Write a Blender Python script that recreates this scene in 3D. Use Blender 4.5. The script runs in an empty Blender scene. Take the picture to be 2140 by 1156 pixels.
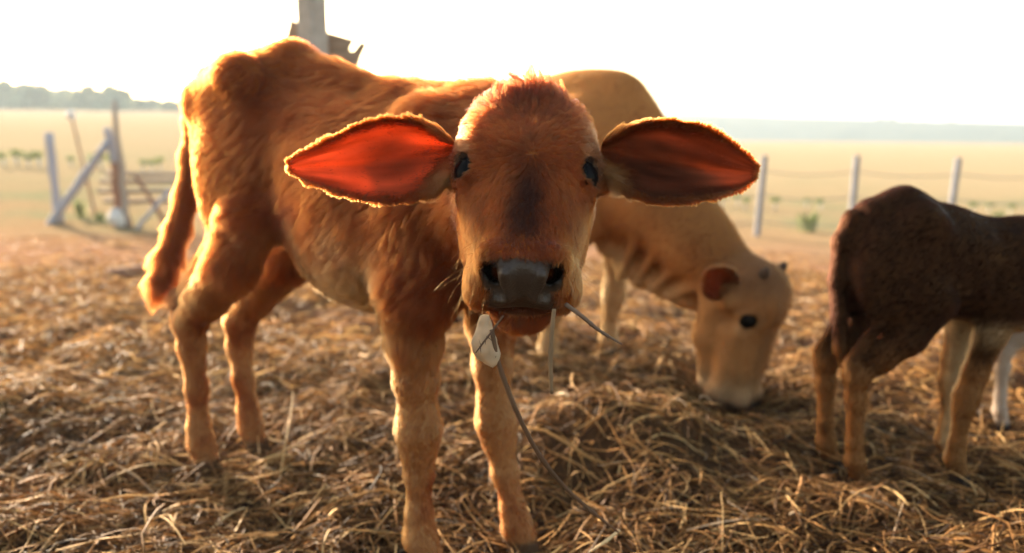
import bpy, math, time
import numpy as np
from mathutils import kdtree

T0 = time.time()
rng = np.random.default_rng(11)
SC = bpy.context.scene
COL = SC.collection

# ------------------------------------------------------------------ camera
F_PX, PITCH, CAM_H = 1700.0, math.radians(10.53), 0.78
cam_d = bpy.data.cameras.new("camera")
cam = bpy.data.objects.new("camera", cam_d)
COL.objects.link(cam)
cam.location = (0, 0, CAM_H)
cam.rotation_euler = (math.radians(90) - PITCH, 0, 0)
cam_d.sensor_width = 36.0
cam_d.lens = 36.0 * F_PX / 2140.0
cam_d.clip_start, cam_d.clip_end = 0.05, 6000
cam_d.dof.use_dof = True
cam_d.dof.focus_distance = 0.99
cam_d.dof.aperture_fstop = 2.6
SC.camera = cam

# ------------------------------------------------------------------ light
SUN_AZ = math.radians(-39)      # from straight ahead (+Y), negative = to the left
SUN_EL = math.radians(15)
SUN_DIR = np.array([math.sin(SUN_AZ) * math.cos(SUN_EL), math.cos(SUN_AZ) * math.cos(SUN_EL), math.sin(SUN_EL)])
world = bpy.data.worlds.new("World")
SC.world = world
world.use_nodes = True
wn = world.node_tree
wn.nodes.clear()
sky = wn.nodes.new("ShaderNodeTexSky")
sky.sky_type = 'NISHITA'
sky.sun_disc = False
sky.sun_elevation = SUN_EL
sky.sun_rotation = SUN_AZ        # Blender: 0 = +Y, clockwise
sky.air_density, sky.dust_density, sky.ozone_density = 1.0, 2.2, 1.0
bg = wn.nodes.new("ShaderNodeBackground")
bg.inputs["Strength"].default_value = 0.15
wo = wn.nodes.new("ShaderNodeOutputWorld")
warm = wn.nodes.new("ShaderNodeMix"); warm.data_type = 'RGBA'; warm.blend_type = 'MULTIPLY'
warm.inputs["Factor"].default_value = 1.0
warm.inputs[7].default_value = (1.0, 0.88, 0.71, 1)      # white-balance warmth put into the sky colour, the same all over
wn.links.new(sky.outputs[0], warm.inputs[6])
wn.links.new(warm.outputs[2], bg.inputs[0])
wn.links.new(bg.outputs[0], wo.inputs[0])

sun_d = bpy.data.lights.new("sun", 'SUN')
sun_d.energy = 4.3
sun_d.angle = math.radians(0.6)
sun_d.color = (1.0, 0.86, 0.66)
sun = bpy.data.objects.new("sun", sun_d)
COL.objects.link(sun)
from mathutils import Vector
sun.rotation_euler = Vector(tuple(SUN_DIR)).to_track_quat('Z', 'Y').to_euler()
sun.location = (-30, 40, 25)

vs = SC.view_settings
vs.view_transform, vs.look, vs.gamma, vs.use_curve_mapping = 'Standard', 'None', 1.0, False
vs.exposure = 2.3
SC.display_settings.display_device = 'sRGB'

cy = SC.cycles
cy.use_denoising = True
cy.max_bounces, cy.diffuse_bounces, cy.glossy_bounces, cy.transmission_bounces = 8, 4, 3, 6
cy.volume_bounces = 0
cy.transparent_max_bounces = 8
cy.sample_clamp_indirect = 6.0
try:
    SC.cycles_curves.shape = 'RIBBONS'
except Exception:
    pass

# ------------------------------------------------------------------ helpers
CAM = np.array([0, 0, CAM_H])


def ray(px, py):
    u, v = (px - 1070) / F_PX, -(py - 578) / F_PX
    return np.array([u, math.cos(PITCH) + v * math.sin(PITCH), -math.sin(PITCH) + v * math.cos(PITCH)])


def at(px, py, Y):
    """Where the thing seen at a photo pixel stands when it is Y metres ahead."""
    d = ray(px, py)
    return CAM + d * (Y / d[1])


def unit(v):
    v = np.asarray(v, float)
    return v / (np.linalg.norm(v, axis=-1, keepdims=True) + 1e-12)


def smooth(a, b, x):
    t = np.clip((np.asarray(x, float) - a) / (b - a), 0, 1)
    return t * t * (3 - 2 * t)


def _hash(ix, iy, iz, seed):
    n = (ix * 374761393 + iy * 668265263 + iz * 1274126177 + seed * 974634777).astype(np.int64) & 0xFFFFFFFF
    n = ((n ^ (n >> 13)) * 1274126177) & 0xFFFFFFFF
    n = n ^ (n >> 16)
    return (n & 0xFFFF).astype(np.float32) / 65535.0


def vnoise(P, scale, seed=0):
    """value noise in -1..1 at points P (N,3)"""
    Q = np.asarray(P, np.float32) / scale
    I = np.floor(Q).astype(np.int64)
    Fr = (Q - I).astype(np.float32)
    Fr = Fr * Fr * (3 - 2 * Fr)
    out = 0
    for dx in (0, 1):
        wx = Fr[:, 0] if dx else 1 - Fr[:, 0]
        for dy in (0, 1):
            wy = Fr[:, 1] if dy else 1 - Fr[:, 1]
            for dz in (0, 1):
                wz = Fr[:, 2] if dz else 1 - Fr[:, 2]
                out = out + wx * wy * wz * _hash(I[:, 0] + dx, I[:, 1] + dy, I[:, 2] + dz, seed)
    return out * 2 - 1


def fbm(P, scale, seed=0, octaves=3):
    r, a = 0, 1.0
    for o in range(octaves):
        r = r + a * vnoise(P, scale / 2 ** o, seed + o * 17)
        a *= 0.5
    return r / 1.75


def vnoise3(P, scale, seed=0):
    return np.stack([vnoise(P, scale, seed + k * 101) for k in range(3)], 1)


def mesh_object(name, V, Fc, mats=(), parent=None, col=None, smooth_shade=True, mat_idx=None, uvw=None):
    """V (n,3); Fc: (m,3|4) array or a list of index tuples."""
    me = bpy.data.meshes.new(name)
    V = np.ascontiguousarray(V, np.float32)
    if isinstance(Fc, np.ndarray):
        k = Fc.shape[1]
        me.vertices.add(len(V))
        me.vertices.foreach_set("co", V.ravel())
        me.loops.add(Fc.size)
        me.loops.foreach_set("vertex_index", np.ascontiguousarray(Fc, np.int32).ravel())
        me.polygons.add(len(Fc))
        me.polygons.foreach_set("loop_start", np.arange(0, Fc.size, k, dtype=np.int32))
        me.update(calc_edges=True)
    else:
        me.from_pydata([tuple(v) for v in V.tolist()], [], [tuple(int(i) for i in f) for f in Fc])
        me.update()
    me.validate()
    if smooth_shade:
        me.polygons.foreach_set("use_smooth", np.ones(len(me.polygons), bool))
    for m in (mats if isinstance(mats, (list, tuple)) else [mats]):
        me.materials.append(m)
    if mat_idx is not None:
        me.polygons.foreach_set("material_index", np.ascontiguousarray(mat_idx, np.int32))
    if col is not None:
        a = me.color_attributes.new("col", 'FLOAT_COLOR', 'POINT')
        c4 = np.ones((len(V), 4), np.float32)
        c4[:, :col.shape[1]] = col
        a.data.foreach_set("color", c4.ravel())
    o = bpy.data.objects.new(name, me)
    COL.objects.link(o)
    if parent is not None:
        o.parent = parent
    return o


def tag(o, label=None, category=None, group=None, kind=None):
    if label: o["label"] = label
    if category: o["category"] = category
    if group: o["group"] = group
    if kind: o["kind"] = kind
    return o


def empty(name, loc, label, category, group=None):
    o = bpy.data.objects.new(name, None)
    o.empty_display_size = 0.1
    o.location = tuple(float(c) for c in loc)
    COL.objects.link(o)
    return tag(o, label, category, group)


def copy_tree(o, parent=None):
    c = o.copy()
    COL.objects.link(c)
    if parent is not None:
        c.parent = parent
    for ch in list(o.children):
        copy_tree(ch, c)
    return c


# ------------------------------------------------------------------ materials
def new_mat(name):
    m = bpy.data.materials.new(name)
    m.use_nodes = True
    nt = m.node_tree
    nt.nodes.clear()
    out = nt.nodes.new("ShaderNodeOutputMaterial")
    return m, nt, out


def N(nt, typ, **kw):
    n = nt.nodes.new(typ)
    for k, v in kw.items():
        if k in n.inputs.keys():
            n.inputs[k].default_value = v
        else:
            setattr(n, k, v)
    return n


def mat_noise(name, c1, c2, scale=20, rough=0.8, bump=0.3, detail=6, stretch=(1, 1, 1), spec=0.3, bump_dist=0.01):
    m, nt, out = new_mat(name)
    tc = N(nt, "ShaderNodeTexCoord")
    mp = N(nt, "ShaderNodeMapping")
    mp.inputs["Scale"].default_value = stretch
    nz = N(nt, "ShaderNodeTexNoise", Scale=scale, Detail=detail, Roughness=0.65)
    rp = N(nt, "ShaderNodeValToRGB")
    rp.color_ramp.elements[0].position, rp.color_ramp.elements[1].position = 0.3, 0.7
    rp.color_ramp.elements[0].color, rp.color_ramp.elements[1].color = (*c1, 1), (*c2, 1)
    b = N(nt, "ShaderNodeBsdfPrincipled", Roughness=rough)
    b.inputs["Specular IOR Level"].default_value = spec
    bp = N(nt, "ShaderNodeBump", Strength=bump, Distance=bump_dist)
    L = nt.links.new
    L(tc.outputs["Object"], mp.inputs[0]); L(mp.outputs[0], nz.inputs["Vector"]); L(nz.outputs[0], rp.inputs[0])
    L(rp.outputs[0], b.inputs["Base Color"]); L(nz.outputs[0], bp.inputs["Height"]); L(bp.outputs[0], b.inputs["Normal"])
    L(b.outputs[0], out.inputs[0])
    return m


def mat_vcol(name, rough=0.75, spec=0.25, trans=0.0, bump=0.0, bscale=400.0):
    """colour from the mesh's own coat / straw colour attribute; alpha channel = gloss"""
    m, nt, out = new_mat(name)
    at_ = N(nt, "ShaderNodeAttribute", attribute_name="col")
    b = N(nt, "ShaderNodeBsdfPrincipled", Roughness=rough)
    b.inputs["Specular IOR Level"].default_value = spec
    L = nt.links.new
    L(at_.outputs["Color"], b.inputs["Base Color"])
    if bump:
        tc = N(nt, "ShaderNodeTexCoord")
        nz = N(nt, "ShaderNodeTexNoise", Scale=bscale, Detail=3.0)
        bp = N(nt, "ShaderNodeBump", Strength=bump, Distance=0.002)
        L(tc.outputs["Object"], nz.inputs["Vector"]); L(nz.outputs[0], bp.inputs["Height"]); L(bp.outputs[0], b.inputs["Normal"])
    if trans:
        t = N(nt, "ShaderNodeBsdfTranslucent")
        mx = N(nt, "ShaderNodeMixShader", Fac=trans)
        L(at_.outputs["Color"], t.inputs["Color"]); L(b.outputs[0], mx.inputs[1]); L(t.outputs[0], mx.inputs[2])
        L(mx.outputs[0], out.inputs[0])
    else:
        L(b.outputs[0], out.inputs[0])
    return m


def mat_hide(name):
    """animal skin under the coat: coat colour, with wet-looking bare skin where alpha is high"""
    m, nt, out = new_mat(name)
    at_ = N(nt, "ShaderNodeAttribute", attribute_name="col")
    b = N(nt, "ShaderNodeBsdfPrincipled")
    L = nt.links.new
    L(at_.outputs["Color"], b.inputs["Base Color"])
    mr = N(nt, "ShaderNodeMapRange")
    mr.inputs[3].default_value, mr.inputs[4].default_value = 0.85, 0.48
    L(at_.outputs["Alpha"], mr.inputs[0]); L(mr.outputs[0], b.inputs["Roughness"])
    mr2 = N(nt, "ShaderNodeMapRange")
    mr2.inputs[3].default_value, mr2.inputs[4].default_value = 0.02, 0.28
    L(at_.outputs["Alpha"], mr2.inputs[0]); L(mr2.outputs[0], b.inputs["Specular IOR Level"])
    tc = N(nt, "ShaderNodeTexCoord")
    vo = N(nt, "ShaderNodeTexVoronoi", Scale=320.0)
    bp = N(nt, "ShaderNodeBump", Strength=0.35, Distance=0.0015)
    L(tc.outputs["Object"], vo.inputs["Vector"]); L(vo.outputs[0], bp.inputs["Height"]); L(bp.outputs[0], b.inputs["Normal"])
    L(b.outputs[0], out.inputs[0])
    return m


def mat_hair(name, rough=0.45, ior=1.25):
    m, nt, out = new_mat(name)
    at_ = N(nt, "ShaderNodeAttribute", attribute_name="hcol")
    h = N(nt, "ShaderNodeBsdfHairPrincipled")
    h.parametrization = 'COLOR'
    h.inputs["Roughness"].default_value = rough
    h.inputs["Radial Roughness"].default_value = 0.6
    h.inputs["Coat"].default_value = 0.0
    h.inputs["IOR"].default_value = ior
    nt.links.new(at_.outputs["Color"], h.inputs["Color"])
    nt.links.new(h.outputs[0], out.inputs[0])
    return m


def mat_plain(name, c, rough=0.5, spec=0.5, coat=0.0):
    m, nt, out = new_mat(name)
    b = N(nt, "ShaderNodeBsdfPrincipled", Roughness=rough)
    b.inputs["Base Color"].default_value = (*c, 1)
    b.inputs["Specular IOR Level"].default_value = spec
    b.inputs["Coat Weight"].default_value = coat
    nt.links.new(b.outputs[0], out.inputs[0])
    return m


M_hide = mat_hide("hide")
M_hair = mat_hair("coat_hair")
M_hair_dark = mat_hair("dark_coat_hair", 0.5, 1.06)
M_ear = mat_vcol("ear_skin", rough=0.75, spec=0.12, trans=0.72)
M_eye = mat_plain("eyeball", (0.006, 0.005, 0.005), 0.08, 0.035, 0.0)
M_straw = mat_vcol("straw", rough=0.65, spec=0.14, trans=0.22)
M_leaf = mat_vcol("leaf", rough=0.6, spec=0.2, trans=0.35)
M_conc = mat_noise("concrete", (0.24, 0.21, 0.18), (0.36, 0.32, 0.28), 14, 0.9, 0.25)
M_wood = mat_noise("weathered_wood", (0.20, 0.15, 0.11), (0.38, 0.31, 0.26), 9, 0.9, 0.5, stretch=(6, 6, 0.6))
M_greywood = mat_noise("hazed_grey_wood", (0.24, 0.23, 0.265), (0.36, 0.35, 0.385), 9, 0.85, 0.4, stretch=(5, 5, 0.6))  # grey wood, paled because distant haze is put into its colour
M_redwood = mat_noise("red_brown_wood", (0.16, 0.07, 0.04), (0.33, 0.17, 0.11), 9, 0.9, 0.5, stretch=(6, 6, 0.6))
M_board = mat_noise("old_board", (0.17, 0.11, 0.07), (0.34, 0.25, 0.18), 7, 0.85, 0.4, stretch=(0.7, 6, 6))
M_postgrey = mat_noise("grey_post", (0.12, 0.125, 0.15), (0.20, 0.20, 0.23), 20, 0.8, 0.3)
M_wire = mat_plain("wire", (0.18, 0.17, 0.16), 0.5, 0.5)
M_white = mat_noise("white_plastic", (0.42, 0.37, 0.34), (0.60, 0.56, 0.52), 12, 0.5, 0.3)
M_bark = mat_noise("bark", (0.07, 0.05, 0.03), (0.16, 0.11, 0.07), 12, 0.95, 0.6)

# ------------------------------------------------------------------ ground
def terrain(x, y):
    x, y = np.asarray(x, float), np.asarray(y, float)
    r = np.hypot(x, y) + 1e-6
    az = np.clip(x / np.maximum(np.abs(y), 0.3 * r), -1.1, 1.1)
    zf = -0.47 - 0.30 * az                                # yard edge, at about 10 m
    z = zf * smooth(2.4, 10.0, r)
    slope = np.where(az < 0.12, 0.0236 + 0.0 * az, 0.0)
    k = smooth(-0.32, 0.15, az)
    slope = 0.0236 * (1 - k) + (-0.0118) * k
    far = np.clip(r - 10, 0, 190)
    z = z + slope * far
    z = z - 0.06 * np.clip(r - 200, 0, 250) * (0.35 + 0.65 * k)   # the land drops behind the field's edge
    z = np.where(r > 450, z, z)
    P = np.stack([x.ravel(), y.ravel(), 0 * x.ravel()], 1)
    near = (1 - smooth(4.0, 9.0, r))
    b = 0.034 * fbm(P, 0.42, 3).reshape(x.shape) + 0.024 * vnoise(P, 0.16, 9).reshape(x.shape) + 0.012 * vnoise(P, 0.07, 19).reshape(x.shape)
    z = z + b * near
    # heaps of raked hay
    def heap(cx, cy_, sx, sy, h):
        return h * np.exp(-((x - cx) / sx) ** 2 - ((y - cy_) / sy) ** 2)
    z = z + heap(0.27, 1.86, 0.36, 0.23, 0.13) + heap(-0.35, 1.15, 0.35, 0.18, 0.03) + heap(0.62, 1.55, 0.3, 0.2, 0.03) + heap(-1.35, 2.05, 0.30, 0.25, 0.05)
    z = z + heap(-1.0, 1.40, 0.28, 0.14, 0.04) + heap(0.95, 1.25, 0.25, 0.15, 0.03) + heap(-0.1, 2.5, 0.4, 0.4, 0.05)
    for fx, fy, fd_ in FEET:                                  # trodden down where the cattle stand
        w = np.exp(-((x - fx) ** 2 + (y - fy) ** 2) / 0.11 ** 2)
        z = z * (1 - w) - fd_ * w
    return z


FEET = [(a_, b_, .012) for a_, b_ in ((-0.698, 1.741), (-0.602, 1.837), (-0.161, 1.319), (0.022, 1.376), (0.36, 2.72), (0.12, 2.60), (0.742, 1.66), (0.74, 1.77), (0.97, 1.69), (0.96, 1.80), (1.26, 2.0), (1.26, 2.1))]
FEET += [(0.64, 2.26, .075), (0.62, 2.15, .06), (0.60, 2.05, .03), (0.70, 2.10, .04)]        # hollow eaten into the hay by the grazing cow


def build_ground():
    NA = 560
    rad = np.concatenate([[0.12], np.geomspace(0.3, 6.0, 190), np.geomspace(6.2, 1500, 120)])
    ang = np.linspace(0, 2 * np.pi, NA, endpoint=False)
    R, Aa = np.meshgrid(rad, ang, indexing='ij')
    x, y = R * np.sin(Aa), R * np.cos(Aa)
    z = terrain(x, y)
    V = np.stack([x.ravel(), y.ravel(), z.ravel()], 1)
    V = np.vstack([V, [[0, 0, float(terrain(np.array([0.0]), np.array([0.01]))[0])]]])
    i = np.arange(len(rad) - 1)[:, None] * NA
    j = np.arange(NA)[None, :]
    jn = (j + 1) % NA
    Q = np.stack([i + j, i + jn, i + NA + jn, i + NA + j], -1).reshape(-1, 4)[:, ::-1]
    c = len(V) - 1
    tri = [(c, (k + 1) % NA, k) for k in range(NA)]
    Q = np.vstack([Q, np.array([(a, b_, c_, c_) for a, b_, c_ in tri])[:0]]) if False else Q
    m, nt, out = new_mat("ground")
    L = nt.links.new
    tc = N(nt, "ShaderNodeTexCoord")
    sep = N(nt, "ShaderNodeSeparateXYZ")
    L(tc.outputs["Object"], sep.inputs[0])
    vl = N(nt, "ShaderNodeVectorMath", operation='LENGTH')
    L(tc.outputs["Object"], vl.inputs[0])
    nzw = N(nt, "ShaderNodeTexNoise", Scale=0.55, Detail=5.0)
    L(tc.outputs["Object"], nzw.inputs["Vector"])
    # wobbling distance
    wob = N(nt, "ShaderNodeMath", operation='MULTIPLY_ADD')
    nzs = N(nt, "ShaderNodeMath", operation='SUBTRACT'); nzs.inputs[1].default_value = 0.5
    L(nzw.outputs[0], nzs.inputs[0])
    sc_ = N(nt, "ShaderNodeMath", operation='MULTIPLY'); L(nzs.outputs[0], sc_.inputs[0]); L(vl.outputs["Value"], sc_.inputs[1])
    L(sc_.outputs[0], wob.inputs[0]); wob.inputs[1].default_value = 0.45; L(vl.outputs["Value"], wob.inputs[2])
    lg = N(nt, "ShaderNodeMath", operation='LOGARITHM'); lg.inputs[1].default_value = 10.0
    L(wob.outputs[0], lg.inputs[0])
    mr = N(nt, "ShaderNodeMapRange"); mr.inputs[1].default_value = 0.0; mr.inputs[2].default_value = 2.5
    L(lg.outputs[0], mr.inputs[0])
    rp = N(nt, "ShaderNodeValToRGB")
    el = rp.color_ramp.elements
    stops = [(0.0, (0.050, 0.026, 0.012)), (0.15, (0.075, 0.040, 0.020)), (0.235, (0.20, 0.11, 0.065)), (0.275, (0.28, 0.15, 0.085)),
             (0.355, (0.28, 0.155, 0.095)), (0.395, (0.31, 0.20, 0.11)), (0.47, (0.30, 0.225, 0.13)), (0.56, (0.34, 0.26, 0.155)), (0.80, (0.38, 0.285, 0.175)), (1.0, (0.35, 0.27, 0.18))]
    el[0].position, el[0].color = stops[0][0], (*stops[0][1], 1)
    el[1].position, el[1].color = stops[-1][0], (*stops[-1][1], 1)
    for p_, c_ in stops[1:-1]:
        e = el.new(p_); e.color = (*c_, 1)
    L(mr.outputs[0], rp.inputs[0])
    # green patches in the pasture beyond the fence
    n2 = N(nt, "ShaderNodeTexNoise", Scale=0.28, Detail=6.0, Roughness=0.7)
    L(tc.outputs["Object"], n2.inputs["Vector"])
    g1 = N(nt, "ShaderNodeMapRange"); g1.inputs[1].default_value, g1.inputs[2].default_value = 0.50, 0.64
    L(n2.outputs[0], g1.inputs[0])
    band = N(nt, "ShaderNodeMapRange"); band.interpolation_type = 'SMOOTHSTEP'
    band.inputs[1].default_value, band.inputs[2].default_value = 0.37, 0.41
    L(mr.outputs[0], band.inputs[0])
    band2 = N(nt, "ShaderNodeMapRange"); band2.interpolation_type = 'SMOOTHSTEP'
    band2.inputs[1].default_value, band2.inputs[2].default_value = 0.60, 0.50
    band2.inputs[3].default_value, band2.inputs[4].default_value = 0.25, 1.0
    L(mr.outputs[0], band2.inputs[0])
    mm = N(nt, "ShaderNodeMath", operation='MULTIPLY'); L(band.outputs[0], mm.inputs[0]); L(band2.outputs[0], mm.inputs[1])
    mm2 = N(nt, "ShaderNodeMath", operation='MULTIPLY'); L(mm.outputs[0], mm2.inputs[0]); L(g1.outputs[0], mm2.inputs[1])
    mx = N(nt, "ShaderNodeMix", data_type='RGBA')
    L(mm2.outputs[0], mx.inputs["Factor"]); L(rp.outputs[0], mx.inputs[6]); mx.inputs[7].default_value = (0.20, 0.20, 0.11, 1)
    # fine mottling
    n3 = N(nt, "ShaderNodeTexNoise", Scale=26.0, Detail=8.0, Roughness=0.75)
    L(tc.outputs["Object"], n3.inputs["Vector"])
    r3 = N(nt, "ShaderNodeMapRange"); r3.inputs[1].default_value, r3.inputs[2].default_value = 0.3, 0.7
    r3.inputs[3].default_value, r3.inputs[4].default_value = 0.55, 1.35
    L(n3.outputs[0], r3.inputs[0])
    mu = N(nt, "ShaderNodeMix", data_type='RGBA', blend_type='MULTIPLY'); mu.inputs["Factor"].default_value = 1.0
    L(mx.outputs[2], mu.inputs[6]); L(r3.outputs[0], mu.inputs[7])
    b = N(nt, "ShaderNodeBsdfPrincipled", Roughness=1.0); b.inputs["Specular IOR Level"].default_value = 0.0
    bp = N(nt, "ShaderNodeBump", Strength=0.6, Distance=0.02)
    L(n3.outputs[0], bp.inputs["Height"]); L(bp.outputs[0], b.inputs["Normal"])
    L(mu.outputs[2], b.inputs["Base Color"]); L(b.outputs[0], out.inputs[0])
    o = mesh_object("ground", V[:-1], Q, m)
    tag(o, kind="structure")


build_ground()


def build_hills():
    # low blue ridge far beyond the plain, from ahead to the right
    NA, NR = 260, 14
    az = np.linspace(-1.5, 1.5, NA)
    prof = np.linspace(0, 1, NR)
    A2, Pr = np.meshgrid(az, prof, indexing='ij')
    R = 400 + 160 * Pr
    P = np.stack([A2.ravel() * 9, 0 * A2.ravel(), 0 * A2.ravel()], 1)
    top = 6.4 + 1.3 * np.sin(A2 * 5 + 1.0) - 11.0 * np.clip(A2 - 0.22, 0, 1) + 0.7 * fbm(P, 1.0, 5).reshape(A2.shape)
    z = -18 + (top + 18) * np.sin(np.clip(Pr * 1.25, 0, 1) * np.pi / 2)
    V = np.stack([(R * np.sin(A2)).ravel(), (R * np.cos(A2)).ravel(), z.ravel()], 1)
    i = np.arange(NA - 1)[:, None] * NR; j = np.arange(NR - 1)[None, :]
    Q = np.stack([i + j, i + j + 1, i + NR + j + 1, i + NR + j], -1).reshape(-1, 4)[:, ::-1]
    o = mesh_object("hills", V, Q, mat_noise("hill_scrub", (0.035, 0.050, 0.045), (0.085, 0.095, 0.075), 0.05, 0.95, 0.0, spec=0.0))
    tag(o, kind="structure")


build_hills()

# ------------------------------------------------------------------ haze
def build_haze():
    X, Y0, Y1, Z0, Z1 = 1520, -1520, 1520, -60, 24
    V = np.array([[sx * X, (Y1 if sy > 0 else Y0), (Z1 if sz > 0 else Z0)] for sx in (-1, 1) for sy in (-1, 1) for sz in (-1, 1)], float)
    Fc = [(0, 1, 3, 2), (4, 6, 7, 5), (0, 4, 5, 1), (2, 3, 7, 6), (0, 2, 6, 4), (1, 5, 7, 3)]
    m, nt, out = new_mat("haze_air")
    v = N(nt, "ShaderNodeVolumePrincipled")
    v.inputs["Color"].default_value = (0.72, 0.86, 1.0, 1)
    v.inputs["Density"].default_value = HAZE
    v.inputs["Anisotropy"].default_value = 0.25
    nt.links.new(v.outputs[0], out.inputs["Volume"])
    try:
        m.cycles.homogeneous_volume = True
    except Exception:
        pass
    tag(mesh_object("haze", V, Fc, m, smooth_shade=False), kind="stuff")


HAZE = 0.0008
build_haze()

# ------------------------------------------------------------------ solid modelling with a distance field
class Field:
    """smooth union of simple shapes on a voxel grid, meshed by surface nets into one continuous skin"""

    def __init__(self, lo, hi, h):
        self.lo, self.h = np.array(lo, float), h
        self.n = np.ceil((np.array(hi) - self.lo) / h).astype(int) + 1
        self.D = np.full(self.n, 0.5, np.float32)
        self.ax = [(self.lo[i] + h * np.arange(self.n[i])).astype(np.float32) for i in range(3)]

    def sub(self, lo, hi):
        s = []
        for i in range(3):
            a = int(np.clip(math.floor((lo[i] - self.lo[i]) / self.h), 0, self.n[i]))
            b = int(np.clip(math.ceil((hi[i] - self.lo[i]) / self.h) + 1, 0, self.n[i]))
            s.append(slice(a, b))
        g = [self.ax[0][s[0]][:, None, None], self.ax[1][s[1]][None, :, None], self.ax[2][s[2]][None, None, :]]
        return tuple(s), g

    def put(self, s, d, k, cut=False):
        D = self.D[s]
        if D.size == 0:
            return
        if cut:
            d = -d
            h = np.maximum(k - np.abs(D - d), 0) / k
            self.D[s] = np.maximum(D, d) + h * h * k * 0.25
        else:
            h = np.maximum(k - np.abs(D - d), 0) / k
            self.D[s] = np.minimum(D, d) - h * h * k * 0.25

    def cone(self, a, b, ra, rb, k=0.02, cut=False):
        a, b = np.asarray(a, float), np.asarray(b, float)
        m = max(ra, rb) + k + 3 * self.h
        s, (x, y, z) = self.sub(np.minimum(a, b) - m, np.maximum(a, b) + m)
        ab = b - a
        L2 = float(ab @ ab) + 1e-12
        t = ((x - a[0]) * ab[0] + (y - a[1]) * ab[1] + (z - a[2]) * ab[2]) / L2
        t = np.clip(t, 0, 1)
        d = np.sqrt((x - a[0] - ab[0] * t) ** 2 + (y - a[1] - ab[1] * t) ** 2 + (z - a[2] - ab[2] * t) ** 2) - (ra + (rb - ra) * t)
        self.put(s, d.astype(np.float32), k, cut)

    def chain(self, pts, k=0.015):
        for p, q in zip(pts[:-1], pts[1:]):
            self.cone(p[:3], q[:3], p[3], q[3], k)

    def ell(self, c, r, R=np.eye(3), k=0.02, cut=False):
        """R rows = local axes in world"""
        c, r, R = np.asarray(c, float), np.asarray(r, float), np.asarray(R, float)
        m = np.sqrt(((R * r[:, None]) ** 2).sum(0)) + k + 3 * self.h
        s, (x, y, z) = self.sub(c - m, c + m)
        q2 = 0; q4 = 0
        for i in range(3):
            l = (x - c[0]) * R[i, 0] + (y - c[1]) * R[i, 1] + (z - c[2]) * R[i, 2]
            q2 = q2 + (l / r[i]) ** 2
            q4 = q4 + (l / r[i] ** 2) ** 2
        k0, k1 = np.sqrt(q2), np.sqrt(q4) + 1e-9
        self.put(s, (k0 * (k0 - 1) / k1).astype(np.float32), k, cut)

    def loft(self, O, A, S, tab, k=0.03, power=2.3):
        """sweep along A: table rows (a, zc, half height, half width)"""
        tab = np.array(tab, float)
        a0, a1 = tab[0, 0], tab[-1, 0]
        corners = np.array([O + A * a + S * s_ + np.array([0, 0, z]) for a in (a0, a1) for s_ in (-tab[:, 3].max(), tab[:, 3].max())
                            for z in ((tab[:, 1] - tab[:, 2]).min(), (tab[:, 1] + tab[:, 2]).max())])
        m = k + 3 * self.h
        s, (x, y, z) = self.sub(corners.min(0) - m, corners.max(0) + m)
        aa = (x - O[0]) * A[0] + (y - O[1]) * A[1] + 0 * z
        ss = (x - O[0]) * S[0] + (y - O[1]) * S[1]
        fine = np.linspace(a0, a1, 200)

        def ip(col):
            # smooth the polyline so no ring shows
            v = np.interp(fine, tab[:, 0], tab[:, col])
            kk = np.ones(17) / 17
            v = np.convolve(np.pad(v, 8, mode='edge'), kk, 'valid')
            ends = np.minimum(np.arange(200), np.arange(200)[::-1])
            return v
        zc, hz, hs = (np.interp(aa[:, :, 0], fine, ip(c))[:, :, None].astype(np.float32) for c in (1, 2, 3))
        q = (np.abs(ss / hs) ** power + np.abs((z - O[2] - zc) / hz) ** power) ** (1 / power)
        d = (q - 1) * np.minimum(hs, hz)
        over = np.maximum(np.maximum(aa - a1, a0 - aa), 0)
        d = np.where(over > 0, np.sqrt(np.maximum(d, 0) ** 2 + over ** 2), d)
        self.put(s, d.astype(np.float32), k)

    def mesh(self, relax=1):
        D = self.D
        Sg = D < 0
        n = self.n
        c = np.zeros(n - 1, np.uint8)
        for dx in (0, 1):
            for dy in (0, 1):
                for dz in (0, 1):
                    c += Sg[dx:n[0] - 1 + dx, dy:n[1] - 1 + dy, dz:n[2] - 1 + dz]
        idx = np.argwhere((c > 0) & (c < 8))
        vid = np.full(n - 1, -1, np.int32)
        vid[idx[:, 0], idx[:, 1], idx[:, 2]] = np.arange(len(idx))
        acc = np.zeros((len(idx), 3)); cnt = np.zeros(len(idx))
        corners = [(i, j, k) for i in (0, 1) for j in (0, 1) for k in (0, 1)]
        for p in corners:
            for axis in range(3):
                if p[axis] == 1:
                    continue
                q = list(p); q[axis] = 1
                d0 = D[idx[:, 0] + p[0], idx[:, 1] + p[1], idx[:, 2] + p[2]]
                d1 = D[idx[:, 0] + q[0], idx[:, 1] + q[1], idx[:, 2] + q[2]]
                mk = (d0 < 0) != (d1 < 0)
                t = d0[mk] / (d0[mk] - d1[mk])
                pt = np.tile(np.array(p, float), (mk.sum(), 1))
                pt[:, axis] += t
                acc[mk] += pt; cnt[mk] += 1
        V = self.lo + self.h * (idx + acc / cnt[:, None])
        quads = []
        for axis in range(3):
            o1, o2 = [(1, 2), (2, 0), (0, 1)][axis]
            sl0 = [slice(None)] * 3; sl1 = [slice(None)] * 3
            sl0[axis] = slice(0, -1); sl1[axis] = slice(1, None)
            a, b = Sg[tuple(sl0)], Sg[tuple(sl1)]
            e = np.argwhere(a != b)
            e = e[(e[:, o1] > 0) & (e[:, o2] > 0) & (e[:, o1] < n[o1] - 1) & (e[:, o2] < n[o2] - 1)]
            ins = a[e[:, 0], e[:, 1], e[:, 2]]

            def cell(d1, d2):
                m = e.copy(); m[:, o1] -= d1; m[:, o2] -= d2
                return vid[m[:, 0], m[:, 1], m[:, 2]]
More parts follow.
